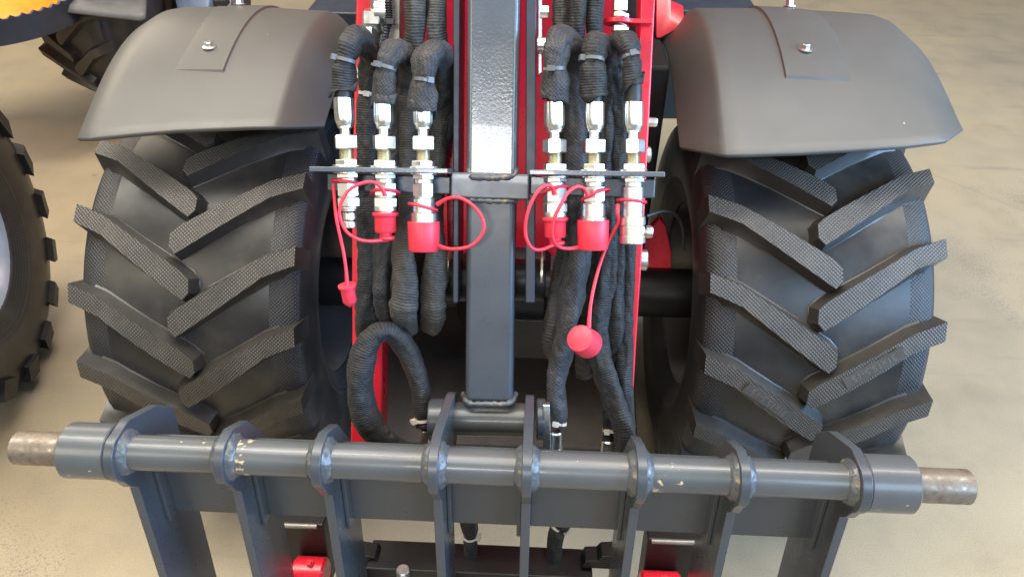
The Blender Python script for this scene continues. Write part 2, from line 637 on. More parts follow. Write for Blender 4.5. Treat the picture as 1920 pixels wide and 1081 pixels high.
LUGS = {sd: make_mesh("lug", lug_mesh(sd), LUGM) for sd in (-1, 1)}


def carcass(hw=.2):
    prof = [(-.150, .195), (-.172, .20), (-.190, .235), (-.203, .29), (-.204, .322), (-.200, .348), (-.194, .366), (-.183, .3765)]
    prof += [(x / 100, .3885 - .010 * (x / 17) ** 2) for x in range(-16, 17, 4)]
    prof += [(-a, b) for a, b in reversed(prof[:8])]
    g = G()
    n = 96
    vs, uv, fs = [], [], []
    for k in range(n + 1):
        ph = 2 * math.pi * k / n
        for (x, r) in prof:
            vs.append(wheel_point(x, ph, r)); uv.append((x, ph * .38))
    m = len(prof)
    for k in range(n):
        for i in range(m - 1):
            fs.append((k * m + i, k * m + i + 1, (k + 1) * m + i + 1, (k + 1) * m + i))
    g.add(vs, fs, uv)
    bmw = make_mesh("wheel", g, CARC)
    return bmw


CARCASS = carcass()


def rim_mesh(mat, sgn):
    # sgn: side on which the dish is open
    g = G()
    pr = [(-.165, .215), (-.172, .205), (-.160, .190), (-.10, .172), (.10, .172), (.160, .190), (.172, .205), (.165, .215)]
    g.lathe((0, 0, 0), (1, 0, 0), pr, 48, cap=False)
    g.lathe((0, 0, 0), (1, 0, 0), [(sgn * .02, .172), (sgn * .035, .15), (sgn * .03, .10), (sgn * .045, .07), (sgn * .045, .001)], 48, cap=False)
    return make_mesh("rim", g, mat)


def add_wheel(parent, loc, rot, phis, rimmat, sgn, sub=True):
    wo = bpy.data.objects.new("wheel", CARCASS)
    col.objects.link(wo)
    wo.parent = parent
    wo.location = V(loc) - WLOC[parent]
    wo.rotation_euler = rot
    WLOC[wo] = V(loc)
    for sd, p0, lo, hi in phis:
        for k in range(-9, 9):
            d = p0 + 20 * k
            if d < lo or d > hi: continue
            lo_ = bpy.data.objects.new("lug", LUGS[sd])
            col.objects.link(lo_)
            lo_.parent = wo
            lo_.rotation_euler = (-R_(d), 0, 0)
    r = bpy.data.objects.new("rim", rim_mesh(rimmat, sgn))
    col.objects.link(r)
    r.parent = wo
    return wo


RIMD = simple("rim_dark_steel", (.12, .105, .098), .34, var=.05, vs=4, metal=.3, rvar=.03)
wR = add_wheel(loader, (.552, AY, AZ), (0, 0, 0), [(-1, 20.7, -70, 100), (1, 30.9, -70, 100)], RIMD, 1)
wL = add_wheel(loader, (-.550, AY, AZ), (0, 0, 0), [(1, 23.8, -70, 100), (-1, 33.0, -70, 100)], RIMD, -1)
wR["label"] = "right chevron tyre with size lettering on two lugs"
wL["label"] = "left chevron tyre without lettering in view"


PANEL = simple("smooth_lug_rubber", (.058, .054, .048), .5, var=.2)
LETT = simple("raised_lettering_rubber", (.105, .098, .088), .5, var=.15)


def lug_text(wo, side, p0, dmid, smid, slope, flip):
    cu = bpy.data.curves.new("lettering", 'FONT')
    cu.body = "31x15.5-15"
    cu.size = .0178
    cu.extrude = .0009
    cu.align_x, cu.align_y = 'CENTER', 'CENTER'
    tmp = bpy.data.objects.new("tmp", cu)
    col.objects.link(tmp)
    dg = bpy.context.evaluated_depsgraph_get()
    me = bpy.data.meshes.new_from_object(tmp.evaluated_get(dg))
    bpy.data.objects.remove(tmp)
    me.materials.clear()
    me.materials.append(LETT)
    x = side * (.197 - dmid)
    phi = R_(p0) - smid / TR
    p = wheel_point(x, phi, TR + crown(x) + .0004)
    nrm = wheel_point(0, phi, 1).normalized()
    down = V((0, -math.sin(phi), -math.cos(phi)))
    along = (V((-side, 0, 0)) + down * slope).normalized()
    if flip: along = -along
    upv = nrm.cross(along)
    pg = G(); pg.box((0, 0, 0), (.054, .0105, .0012))
    pm = make_mesh("lettering_panel", pg, PANEL)
    po = bpy.data.objects.new("lettering_panel", pm)
    col.objects.link(po)
    po.parent = wo
    m = Matrix.Identity(4)
    for i in range(3):
        m[i][0], m[i][1], m[i][2], m[i][3] = along[i], upv[i], nrm[i], p[i] - nrm[i] * .0005
    po.matrix_local = m
    o = bpy.data.objects.new("lettering", me)
    col.objects.link(o)
    o.parent = wo
    m = Matrix.Identity(4)
    for i in range(3):
        m[i][0], m[i][1], m[i][2], m[i][3] = along[i], upv[i], nrm[i], p[i]
    o.matrix_local = m
    return o


lug_text(wR, -1, 20.7, .115, .0655, .69, True)
lug_text(wR, 1, 30.9, .115, .0655, .69, False)


# ---- mudguards: every lateral station has its own radius and its own front edge
def fender(side, stations, rtop):
    """stations: (px, py of the front edge, radius at front, drop) from inner to outer"""
    g = G()
    rows = []
    NF = 40
    for (px, py, rf, drop) in stations:
        x, ph = on_cyl(px, py, AY, AZ, rf - drop)
        row = []
        for k in range(NF + 1):
            t = k / NF
            a = ph + (R_(165) - ph) * t
            tt = (a - ph) / R_(50)
            tt = max(0, min(1, tt))
            r = rf + (rtop - rf) * (tt * tt * (3 - 2 * tt)) - drop
            row.append(V((x, AY - r * math.cos(a), AZ + r * math.sin(a))))
        rows.append(row)
    # refine laterally with smooth interpolation
    vs, fs = [], []
    n = len(rows)
    for row in rows: vs += row
    m = NF + 1
    for i in range(n - 1):
        for k in range(NF):
            fs.append((i * m + k, i * m + k + 1, (i + 1) * m + k + 1, (i + 1) * m + k))
    g.add(vs, fs)
    o = build("fender", g, FEND, loader, ang=60)
    sd = o.modifiers.new("thickness", 'SOLIDIFY')
    sd.thickness = .009
    sd.offset = 0
    b = o.modifiers.new("edge", 'BEVEL')
    b.width, b.segments, b.angle_limit = .0025, 2, R_(50)
    b.limit_method = 'ANGLE'
    return o


FRR = .500
fR = fender(1, [(1276, 279, FRR, .056), (1316, 286.5, FRR, .029), (1352, 293, FRR, .0035), (1364, 294, FRR, .0005), (1400, 293.5, FRR, 0), (1500, 290, FRR, -.002), (1600, 284, FRR, -.002), (1700, 277, FRR, 0), (1755, 270, FRR, .0015), (1774, 267, FRR, .006), (1803, 247, FRR, .028)], .592)
fL = fender(-1, [(607, 240, FRR, .056), (562, 241, FRR, .029), (523, 241.5, FRR, .0035), (510, 241.5, FRR, .0005), (470, 242, FRR, 0), (400, 245, FRR, -.002), (330, 248, FRR, -.002), (250, 255, FRR, 0), (195, 260.5, FRR, .0015), (172, 263, FRR, .006), (147, 263, FRR, .024)], .574)
fL["label"] = "left mudguard catching warm light"
fR["label"] = "right mudguard with speckled dust"


FTOP = {fR: .592, fL: .574}
FPH = {fR: on_cyl(1500, 290, AY, AZ, FRR)[1], fL: on_cyl(400, 245, AY, AZ, FRR)[1]}


def fend_r(a, fo):
    tt = max(0, min(1, (a - FPH[fo]) / R_(50)))
    return FRR + (FTOP[fo] - FRR) * (tt * tt * (3 - 2 * tt)) + .0015


def pad(fo, x_in, x_out, y0px, xpx, side):
    """raised pad on the mudguard: starts at a front line and runs over the top"""
    _, ph = on_cyl(xpx, y0px, AY, AZ, fend_r(FPH[fo] + R_(13), fo) + .004)
    g = G()
    NA = 26
    xs = [x_in, x_in + (x_out - x_in) * .045, x_in + (x_out - x_in) * .5, x_out - (x_out - x_in) * .12, x_out]
    hs = [-.002, .0095, .0085, .0045, -.001]
    vs, fs = [], []
    for k in range(-1, NA + 1):
        a = ph + (R_(160) - ph) * max(k, 0) / NA - (R_(.9) if k < 0 else 0)
        for x, h in zip(xs, hs):
            r = fend_r(a, fo) + (h if k >= 0 else -.002)
            vs.append(V((x, AY - r * math.cos(a), AZ + r * math.sin(a))))
    for k in range(NA + 1):
        for i in range(4):
            fs.append((k * 5 + i, k * 5 + i + 1, (k + 1) * 5 + i + 1, (k + 1) * 5 + i))
    g.add(vs, fs)
    return build("raised_pad", g, FEND, fo, ang=22)


def cyl_x(px, py, r):
    return on_cyl(px, py, AY, AZ, r)[0]


padR = pad(fR, cyl_x(1466, 156, .524), cyl_x(1600, 152, .524), 157, 1500, 1)
padL = pad(fL, cyl_x(424, 134, .524), cyl_x(272, 139, .524), 137, 370, -1)


def flange_bolt(parent, px, py, rpx=13):
    for it in range(1):
        x, a = on_cyl(px, py, AY, AZ, .562)
        for _ in range(6):
            x, a = on_cyl(px, py, AY, AZ, fend_r(a, parent) + .011)
    r = fend_r(a, parent) + .0085
    d = V((0, -math.cos(a), math.sin(a)))
    p = V((x, AY, AZ)) + d * r
    g = G()
    g.lathe(p, d, [(0, .0125), (.0018, .0125), (.003, .0085)], 24)
    g.lathe(p + d * .0026, d, [(0, .0078), (.0065, .0078), (.008, .0062)], 6, rot=.3)
    return build("flange_bolt", g, ZINC, parent, ang=25)


flange_bolt(fR, 1511, 88)
flange_bolt(fL, 392, 85)
# second bolt of each mudguard, seen over its crest
for fo, px in ((fR, 1440), (fL, 486)):
    x = on_cyl(px, 60, AY, AZ, .588)[0]
    x = (px - 960) / FPX * 1.60
    p3 = on_depth(px, 21, 1.62)
    a = R_(112)
    d = V((0, -math.cos(a), math.sin(a)))
    p = V((p3.x, AY, AZ)) + d * (FTOP[fo] + .0085)
    g = G()
    g.lathe(p, d, [(0, .0125), (.002, .0125), (.003, .009)], 24)
    g.lathe(p + d * .003, d, [(0, .0085), (.010, .0085), (.012, .007)], 6)
    build("flange_bolt", g, ZINC, fo, ang=25)

# ---- mast (upper and lower box tube), cross tube, brackets
def box_pts(p, q, hw, hd, g, nback=True):
    """box tube whose FRONT face centre line runs p->q"""
    ax = (q - p).normalized()
    n = MN
    c = (p + q) / 2 - n * hd
    g.box(c, (hw, hd, (q - p).length / 2), (MX, n, ax))


mx_top = (M(884, -60).x + M(968, -60).x) / 2
ptop, pmid, pbot = M(927, -160), M(921, 347), M(916, 757)
g = G(); box_pts(ptop, pmid, .0345, .034, g)
mast = build("mast", g, GREY, loader, bev=.008, bseg=4)
g = G(); box_pts(M(920.5, 347, -.004), pbot + MN * -.004, .0338, .033, g)
build("lower_mast", g, MATTE, loader, bev=.008, bseg=4)
g = G(); g.box((M(846, 347, -.014) + M(994, 350, -.014)) / 2, ((M(994, 350).x - M(846, 347).x) / 2, .0175, .0175), (MX, MN, MU))
cross = build("cross_tube", g, GREYF, loader, bev=.003)


def bead(pts, r, name, parent, seed, closed=True, jit=.3):
    P = []
    for i in range(len(pts)):
        a, b = pts[i], pts[(i + 1) % len(pts)]
        if not closed and i == len(pts) - 1:
            P.append(a); break
        k = max(2, int((b - a).length / .0035))
        P += [a + (b - a) * j / k for j in range(k)]
    rad = [r * (1 + jit * (math.sin(i * 1.9 + seed) * .5 + noise.noise(V((i * .5, seed, 0))))) for i in range(len(P))]
    g = G()
    g.tube(P, rad, 8, closed=closed)
    return build(name, g, WELD, parent, ang=80)


bead([M(879, 318, -.006), M(881, 331, 0), M(890, 333, .003), M(925, 334, .003), M(956, 332, .003), M(966, 329, 0), M(969, 318, -.006)], .0042, "weld_bead", mast, 1, closed=False)
bead([M(874, 374, -.008), M(880, 375, -.001), M(920, 377, 0), M(960, 377, -.001), M(968, 376, -.008)], .0036, "weld_bead", mast, 2, closed=False)
bead([M(868, 738, -.03), M(874, 752, -.006), M(884, 757, .001), M(950, 757, .001), M(962, 751, -.006), M(966, 738, -.03)], .0042, "weld_bead", mast, 3, closed=False)

for (xa, xb, xf0, xf1, ym, yf, yb) in ((594, 845, 614, 846, 317, 327, 360), (993, 1239, 993, 1229, 323, 332, 367)):
    g = G()
    a, b = M(xa, ym, .02), M(xb, ym + 4, .02)
    dx = (b.x - a.x) / 2
    sl = (b - a).normalized()
    g.box((a + b) / 2, (dx, .034, .0033), (sl, MN, sl.cross(MN)))
    br = build("coupler_bracket", g, GREY, loader, bev=.0012)
    br["label"] = "left coupler bracket" if xa < 700 else "right coupler bracket"
    g = G()
    yc = (yf + yb) / 2
    g.box((M(xf0, yc, -.007) + M(xf1, yc + 2, -.007)) / 2, ((M(xf1, yc).x - M(xf0, yc).x) / 2, .003, (yb - yf) / 2 * 1.0 / FPX), (MX, MN, MU))
    build("bracket_flange", g, GREYF, br, bev=.002)

# ---- red lift arms, front frame, pins
for nm, pts in (("left", [(666, -60), (667, 0), (659, 400), (660, 620), (657, 870)]), ("right", [(1230, -60), (1229, 0), (1207, 440), (1196, 600), (1180, 870)])):
    g = G()
    sg = 1 if nm == "left" else -1
    wpx = [28, 30, 40, 58, 58] if nm == "left" else [28, 28, 22, 20, 12]
    F = []
    for (x, y), ww in zip(pts, wpx):
        F.append((M(x, y, -.075), M(x + sg * ww, y, -.075)))
    vs, fs = [], []
    for a, b in F:
        vs += [a, b, b - MN * .045, a - MN * .045]
    for i in range(len(F) - 1):
        for j in range(4):
            k = (j + 1) % 4
            fs.append((4 * i + j, 4 * i + k, 4 * i + 4 + k, 4 * i + 4 + j))
    fs += [(0, 1, 2, 3), tuple(4 * (len(F) - 1) + j for j in (3, 2, 1, 0))]
    g.add(vs, fs)
    arm = build("lift_arm", g, RED, loader, bev=.003)
    arm["label"] = "%s red lift arm" % nm
    if nm == "right":
        for (px, py, rr_, n_) in ((1227, 229, .007, 6), (1215, 290, .012, 24), (1209, 487, .016, 24)):
            p = M(px, py, -.10)
            g = G(); g.lathe(p - MX * .012, MX, [(0, rr_), (.014, rr_), (.016, rr_ * .8)], n_)
            build("arm_bolt", g, ZINC, arm)
        g = G(); g.prism([on_depth(*q, 1.66) for q in ((1206, 440), (1236, 405), (1247, 420), (1258, 470), (1257, 520), (1248, 553), (1204, 556))], (0, .02, 0))
        pl = build("pivot_plate", g, RED, arm, bev=.002)
        g = G(); g.lathe(on_depth(1229, 512, 1.645), (0, -1, .3), [(0, .012), (.012, .013), (.016, .009)], 20)
        build("pivot_pin", g, simple("brown_greased_pin", (.22, .12, .07), .35, metal=.6), pl)
        # tab that holds the upper fitting
        g = G(); pp = M(1160, 42, -.05)
        g.lathe(pp, MU, [(-.003, .021), (.003, .021)], 28)
        g.box(pp + MX * .02, (.024, .012, .003), (MX, MN, MU))
        build("fitting_tab", g, RED, arm, bev=.001)
    else:
        pass

# red front frame behind the mast
g = G()
g.box((0, 1.33, .78), (.185, .02, .33))
fr = build("front_frame", g, RED, loader, bev=.004)
g = G()
for x0, x1, y0, y1 in ((837, 852, 205, 320), (832, 850, 330, 520)):
    pass
g.prism([M(838, 200, -.13), M(852, 195, -.13), M(853, 330, -.13), M(852, 520, -.13), M(842, 520, -.13), M(838, 300, -.13), M(830, 260, -.13)], MN * .03)
build("frame_gusset", g, RED, fr, bev=.002)
for xa, xb, yb in ((854, 866, 560), (986, 1005, 560)):
    g = G()
    a0, a1, b0, b1 = M(xa + 1, -80, -.05), M(xb + 2, -80, -.05), M(xa, yb, -.05), M(xb - 2, yb, -.05)
    g.prism([a0, a1, b1, b0], MN * .07)
    sp = build("side_plate", g, NAVY, loader, bev=.002)
    c = M((xa + xb) / 2, 525, -.10)
    g = G(); g.lathe(c - MX * .03, MX, [(0, .030), (.002, .032), (.050, .032), (.052, .030)], 28)
    build("pin_boss", g, BLACK, sp, bev=.001)
    s = -1 if xa < 900 else 1
    c2 = M((xa + xb) / 2 + s * 18, 510, -.10)
    g = G(); g.lathe(c2, MX, [(0, .034), (.003, .034)], 32)
    build("brass_washer", g, YZINC, sp)
# pale steel strip with bolts on the right
g = G(); g.prism([M(1008, -60, -.06), M(1017, -60, -.06), M(1016, 138, -.06), M(1009, 142, -.06)], MN * .02)
ss = build("steel_strip", g, STEEL, loader, bev=.001)
for px, py, r_, n_ in ((1021, 22, .0085, 6), (1016, 85, .011, 24), (1010, -20, .008, 6)):
    g = G(); g.lathe(M(px, py, -.045) - MX * .006, MX, [(0, r_), (.011, r_), (.013, r_ * .8)], n_)
    build("hex_bolt", g, ZINC, ss)
# cross pin and blocks low in the frame
g = G(); g.cyl((-.2, 1.22, .50), (.2, 1.22, .50), .028)
build("cross_pin", g, BLACK, loader)
g = G(); g.box(on_depth(1068, 507, 1.17), (.030, .02, .015))
build("clamp_block", g, DGREY, loader, bev=.002)
g = G(); g.box(on_depth(778, 512, 1.22), (.030, .03, .02))
build("clamp_block", g, BLACK, loader, bev=.002)
# axle, gearbox and chassis that shade the floor below
g = G(); g.cyl((-.42, AY, AZ), (.42, AY, AZ), .055, 28)
ax = build("axle", g, BLACK, loader)
g = G(); g.lathe((-.11, AY + .02, AZ - .01), (1, 0, 0), [(0, .08), (.03, .12), (.19, .12), (.22, .08)], 28)
build("differential", g, BLACK, ax)
g = G(); g.box(on_depth(992, 620, 1.62), (.05, .03, .055))
build("hitch_block", g, BLACK, loader, bev=.003)
g = G(); g.box((0, 1.95, .70), (.30, .60, .22))
ch = build("chassis", g, simple("chassis_black", (.008, .007, .007), .7), loader, bev=.01)
g = G(); g.prism([V((0, 1.12, .095)), V((0, 1.12, .105)), V((0, 1.60, .225)), V((0, 1.66, .215)), V((0, 1.66, .20))], (.62, 0, 0))
build("underside_shade_sheet", g, simple("brown_shade_tone", (.055, .042, .035), .55, var=.2), loader, bev=.004)  # dark sheet added under the loader, its brown paints in deep shade
# dark blue side boxes seen over the crest of the mudguards
pL, pR = on_depth(572, 22, 2.05), on_depth(1424, 22, 2.05)
for sg, px in ((-1, pL), (1, pR)):
    g = G()
    x1 = px.x; x0 = sg * .28
    g.box(((x0 + x1) / 2, px.y + .35, px.z - .06), (abs(x1 - x0) / 2, .35, .06))
    bx = build("side_box", g, NAVY, loader, bev=.006)
    g = G()
    for k in range(10):
        g.box((x0 + sg * .02 + sg * k * .012, px.y - .002, px.z - .003), (.004, .004, .004))
    if sg > 0: build("step_teeth", g, DGREY, bx)
# red bracket right of the right arm
g = G(); g.prism([on_depth(*q, 1.5) for q in ((1228, -40), (1258, -40), (1257, 16), (1284, 27), (1262, 42), (1236, 56), (1228, 55))], (0, .05, .02))
build("arm_gusset", g, RED, loader, bev=.003)
# unseen red blocks added above the picture for red bounce and shade
g = G(); g.box((0, 1.90, 1.77), (.215, .70, .61))
build("unseen_hood", g, RED, loader, bev=.03, bseg=4)
for sg in (-1, 1):
    g = G(); g.prism([V((sg * .245, y, z)) for y, z in ((.98, 1.21), (1.95, .97), (2.0, 1.75), (1.3, 1.95))], (.06, 0, 0))
    build("bounce_boom_side", g, RED, loader, bev=.008)
# thin black cable behind the right arm
g = G(); g.tube(spline([on_depth(*q) for q in ((1212, 405, 1.3), (1245, 396, 1.32), (1268, 405, 1.34), (1280, 430, 1.36), (1282, 470, 1.38))]), .003, 8)
build("brake_cable", g, BLACKP, loader)

# ------------------------------------------------------------------ the implement carriage
car = thing("implement_carriage", (0, .60, .30), "grey welded implement carriage with upright plates on a long round cross tube, front of loader", "carriage")
XT = lambda px, k=.968: CAM.x + (K(px, 840 + (px - 15) * 77 / 1816).x - CAM.x) * k
TRAD = .0222


def tubeseg(xa, xb, r, mat, name, ch=.001):
    g = G(); g.cyl((xa, CT.y, CT.z), (xb, CT.y, CT.z), r, 40, ch)
    return build(name, g, mat, car, ang=25)


xL, xR = XT(15, .98), XT(1831, .98)
cLo, cLi, cRi, cRo = XT(106), XT(196), XT(1632), XT(1727)
ct = tubeseg(cLo + .004, cRo - .004, TRAD, WORN, "cross_tube")
tubeseg(xL, cLo + .002, .0213, RUST, "stub_pin", .002)
tubeseg(cRo - .002, xR, .0213, RUST, "stub_pin", .002)
tubeseg(cLo, cLi, .0352, WORN, "end_collar", .002)
tubeseg(cRi, cRo, .0352, WORN, "end_collar", .002)


def prof(pts, x, th, name, mat=MATTE):
    g = G()
    g.prism([V((x, 0, 0)) + V((0, CT.y, CT.z)) - CN * a - CW * b for a, b in pts], (th, 0, 0))
    return build(name, g, mat, car, bev=.0015)


def arc(r, a0, a1, n=7):
    return [(-r * math.cos(R_(a0 + (a1 - a0) * i / (n - 1))), r * math.sin(R_(a0 + (a1 - a0) * i / (n - 1)))) for i in range(n)]


HEAD = [(.0, -.46), (-.002, -.058), (-.014, -.046)] + arc(.036, -50, 62, 8) + [(.012, .034), (.055, .012), (.098, -.052), (.105, -.09), (.100, -.46)]
EAR = [(.0, -.46), (-.002, -.058), (-.014, -.046)] + arc(.036, -50, 62, 8) + [(.020, .033), (.150, -.006), (.172, -.018), (.182, -.045), (.178, -.080), (.155, -.10), (.110, -.13), (.100, -.16), (.100, -.46)]
END = [(-.002, -.46), (-.002, -.058), (-.014, -.046)] + arc(.037, -50, 62, 8) + [(.020, .036), (.085, .008), (.118, -.022), (.118, -.06), (.112, -.46)]
PX = [(208, END), (412, HEAD), (594, HEAD), (812, EAR), (988, EAR), (1204, HEAD), (1397, HEAD), (1622, END)]
plates = []
for i, (px, pr) in enumerate(PX):
    x = XT(px)
    pl = prof(pr, x, .0125, "upright_plate", GREY if False else MATTE)
    plates.append(x)
    for sg in (-1, 1):
        if (i == 0 and sg < 0) or (i == 7 and sg > 0): continue
        g = G()
        g.lathe((x + sg * .0055, CT.y, CT.z), (sg, 0, 0), [(0, .0295), (.003, .0285), (.006, .0262), (.009, .0236), (.0105, .0215)], 36, cap=False, jit=.0016, seed=i * 2 + sg)
        build("weld_bead", g, WELD, pl, ang=80)
# beam panels set back between the plates
for i in range(7):
    xa, xb = plates[i] + .0063, plates[i + 1] - .0063
    g = G()
    c = V(((xa + xb) / 2, CT.y, CT.z)) - CN * .058 - CW * (-.090)
    g.box(c, ((xb - xa) / 2 - .0003, .006, .066), (MX, CN, CW))
    build("beam_panel", g, MATTE, car, bev=.001)
    # stiffener strip on the face of each plate
    for (xx, sg) in ((xa, 1), (xb, -1)):
        if (xx < 0) != (sg > 0): continue
        g = G()
        g.box(V((xx + sg * .003, CT.y, CT.z)) - CN * .043 + CW * .093, (.0028, .010, .064), (MX, CN, CW))
        build("stiffener", g, MATTE, car, bev=.001)
# lower crossbar, with a small steel peg
xa, xb = XT(640), XT(1205)
pb = K(900, 1046, -.14)
g = G(); g.box(pb + CW * .04 , ((xb - xa) / 2, .03, .04), (MX, CN, CW))
lb = build("lower_crossbar", g, BLACK, car, bev=.003)
g = G(); pp = K(757, 1085, -.105); g.lathe(pp, -CW, [(0, .011), (.022, .011), (.0235, .0095)], 24)
build("steel_peg", g, STEEL, lb)
for px in (684, 1150):
    g = G(); q = K(px, 1036, -.14)
    s = 1 if px < 900 else -1
    g.prism([q + MX * s * a - CW * b for a, b in ((-.012, -.02), (.05, -.02), (.045, -.004), (.026, -.002), (.02, .008), (0, .011), (-.012, .012))], CN * .03)
    build("latch_lug", g, BLACK, lb, bev=.001)
# dark tilt boxes and red pivots low between plates two-three and six-seven
for px0, px1, py in ((505, 612, 962), (1212, 1332, 992)):
    a, b = K(px0, py, -.18), K(px1, py + 4, -.18)
    g = G(); g.box((a + b) / 2 + CW * .07, ((b.x - a.x) / 2, .02, .07), (MX, CN, CW))
    tb = build("lower_pocket", g, BLACK, car, bev=.003)
    g = G(); g.cyl(a + CN * .022 + MX * .006 + CW * .002, b + CN * .022 - MX * .01 + CW * .002, .0042, 12)
    build("latch_rod", g, simple("dull_rod_steel", (.30, .28, .25), .45, metal=.6), tb)
for px0, px1, py in ((552, 612, 1076), (1200, 1275, 1104)):
    a, b = K(px0, py, -.13), K(px1, py + 3, -.13)
    g = G(); g.cyl(a, b, .030, 30, .004)
    pv = build("red_pivot", g, RED, car)
    g = G(); g.lathe((a + b) / 2 + MX * .004 - CW * .028, -CW + CN * .6, [(0, .006), (.006, .006), (.007, .004), (.013, .004)], 10)
    build("grease_nipple", g, RED, pv)
# pivot boss between the ears, with collars and a retaining plate
bx0, bx1 = M(850, 785, -.02), M(982, 787, -.02)
g = G(); g.cyl(M(843, 784, -.024), M(990, 787, -.024), .0245, 36, .001)
boss = build("pivot_boss", g, WORN, car)
for a, b, r_, mt in ((806, 842, .031, MATTE), (1006, 1024, .031, MATTE)):
    g = G(); g.cyl(M(a, 786, -.03), M(b, 786, -.03), r_, 32, .002)
    build("boss_collar", g, mt, boss)
g = G(); g.prism([M(1024, 752, -.02), M(1024, 758, .0), M(1026, 845, .0), M(1026, 850, -.03), M(1024, 752, -.045)], (.011, 0, 0))
build("pin_retainer", g, ZINC, boss, bev=.002)

# ------------------------------------------------------------------ hydraulic couplers
PXM = 1.0 / FPX  # metres per photo pixel at one metre


def coupler(cid, top, bot, dy, tail, label):
    (xt, yt), (xb, yb) = top, bot

    def P(y):
        return M(xt + (xb - xt) * (y - yt) / (yb - yt), y, .026)
    c0 = P(300 + dy)
    sc = depth(c0) * PXM
    root = thing("hydraulic_coupler", c0, label, "coupler", "hydraulic couplers in the two brackets")
    axd = (P(400) - P(200)).normalized()

    def ring(name, y0, y1, r, mat, n=28, ch=1.2, rot=0.0, extra=None):
        g = G()
        a, b = P(y0), P(y1)
        L = (b - a).length
        r0 = r * sc
        c = ch * sc
        g.lathe(a, b - a, extra(L, r0) if extra else [(0, r0 - c), (c, r0), (L - c, r0), (L, r0 - c)], n, rot=rot)
        return build(name, g, mat, root, ang=28)
    # crimped ferrule with flutes
    g = G()
    a, b = P(183 + dy), P(237 + dy)
    L = (b - a).length
    n = 64
    e1 = MX; e2 = (b - a).normalized().cross(MX)
    pr = [(0, 17.0), (.02, 18.6), (.35, 18.8), (.80, 18.6), (.88, 17.4), (.94, 15.2), (1, 14.6)]
    vs, fs = [], []
    for t, r in pr:
        for i in range(n):
            th = 2 * math.pi * i / n
            fl = (1 - .07 * abs(math.sin(th * 5)) ** 4) if t < .9 else 1
            vs.append(a + (b - a) * t + (e1 * math.cos(th) + e2 * math.sin(th)) * r * fl * sc)
    for k in range(len(pr) - 1):
        for i in range(n):
            j = (i + 1) % n
            fs.append((k * n + i, k * n + j, (k + 1) * n + j, (k + 1) * n + i))
    fs += [tuple(range(n)), tuple(range(len(pr) * n - 1, (len(pr) - 1) * n - 1, -1))]
    g.add(vs, fs)
    build("ferrule", g, ZINC, root, ang=30)
    ring("neck", 236 + dy, 256 + dy, 9.6, ZINC)
    ring("neck_collar", 236.5 + dy, 240.5 + dy, 14, ZINC)
    rot = random.random() * .5
    ring("swivel_nut", 253 + dy, 279 + dy, 22.0, ZINC, 6, 2.0, rot)

    def thr(L, r):
        out = []
        k = 14
        for i in range(k):
            out += [(L * i / k, r), (L * (i + .5) / k, r * .91)]
        return out + [(L, r)]
    ring("thread", 278 + dy, 301 + dy, 13.4, YZINC, 24, 0, 0, thr)
    ring("lock_nut", 299 + dy, 309.5 + dy, 22.0, ZINC, 6, 1.5, rot + .25)
    ring("washer", 309.5 + dy, 313 + dy, 27.5, ZINC, 32, .6)
    ring("lower_washer", 322 + dy, 325 + dy, 26.0, ZINC, 32, .6)
    ring("seat_ring", 312 + dy, 323 + dy, 27.9 * .6, BLACKP, 24, .4)
    ring("lower_nut", 325 + dy, 333.5 + dy, 21.5, STEEL, 6, 1.2, rot + .1)
    ring("groove", 333 + dy, 343 + dy, 17.5, STEEL)
    for (nm, y0, y1, r, n_, mt) in tail:
        ring(nm, y0, y1, r, mt, n_, 1.6, rot + .15)
    return P, sc, root


NIP = [("hex_body", 342, 368, 21.5, 6, STEEL), ("groove", 367, 371, 18.5, 28, STEEL), ("hex_body", 370, 387, 22.5, 6, STEEL), ("nipple", 386, 392, 18, 28, STEEL), ("nipple", 391, 396, 15, 28, STEEL), ("groove", 395, 399, 11.5, 28, BLACKP), ("nipple", 398, 412, 13.6, 28, STEEL), ("groove", 411, 415, 11.5, 28, BLACKP), ("nipple", 414, 427, 13, 28, STEEL)]
C2T = [("hex_body", 342, 367, 22, 6, STEEL), ("groove", 366, 371, 19, 28, STEEL), ("hex_body", 370, 388, 23.5, 6, STEEL), ("nose", 387, 396, 21.5, 28, STEEL), ("nose", 395, 400, 17, 28, STEEL)]
C3T = [("hex_body", 343, 369, 21, 6, STEEL), ("groove", 368, 372, 19, 28, STEEL), ("body", 371, 399, 21, 28, STEEL), ("knurled_sleeve", 398, 417, 25.5, 48, ZINC)]
C4T = [("hex_body", 349, 378, 22, 6, STEEL), ("groove", 377, 381, 19, 28, STEEL), ("hex_body", 380, 398, 23, 6, STEEL), ("nose", 397, 407, 21.5, 28, STEEL)]
C5T = [("hex_body", 349, 378, 22, 6, STEEL), ("groove", 377, 381, 20, 28, STEEL), ("body", 380, 407, 23, 32, STEEL), ("knurled_sleeve", 406, 414, 25.5, 40, ZINC)]
C6T = [("body", 349, 406, 20.5, 32, STEEL), ("release_sleeve", 405, 422, 25, 40, ZINC), ("groove", 421, 424, 23.6, 40, STEEL), ("release_sleeve", 423, 440, 24.2, 40, ZINC), ("release_sleeve", 440, 456, 25, 40, ZINC)]
CP = {}
CP[1] = coupler(1, (645, 200), (656, 420), 0, NIP, "uncapped coupler with bare grooved nipple, outermost in the left bracket")
CP[2] = coupler(2, (719, 200), (723, 430), 1.5, C2T, "coupler ending in small red flanged plug, in the middle of the left bracket")
CP[3] = coupler(3, (792.5, 200), (794.5, 430), 2.5, C3T, "left-bracket coupler with broad red cup cap, nearest the grey mast")
CP[4] = coupler(4, (1039.5, 200), (1041, 430), 8, C4T, "right-bracket coupler with small red flanged plug, nearest the grey mast")
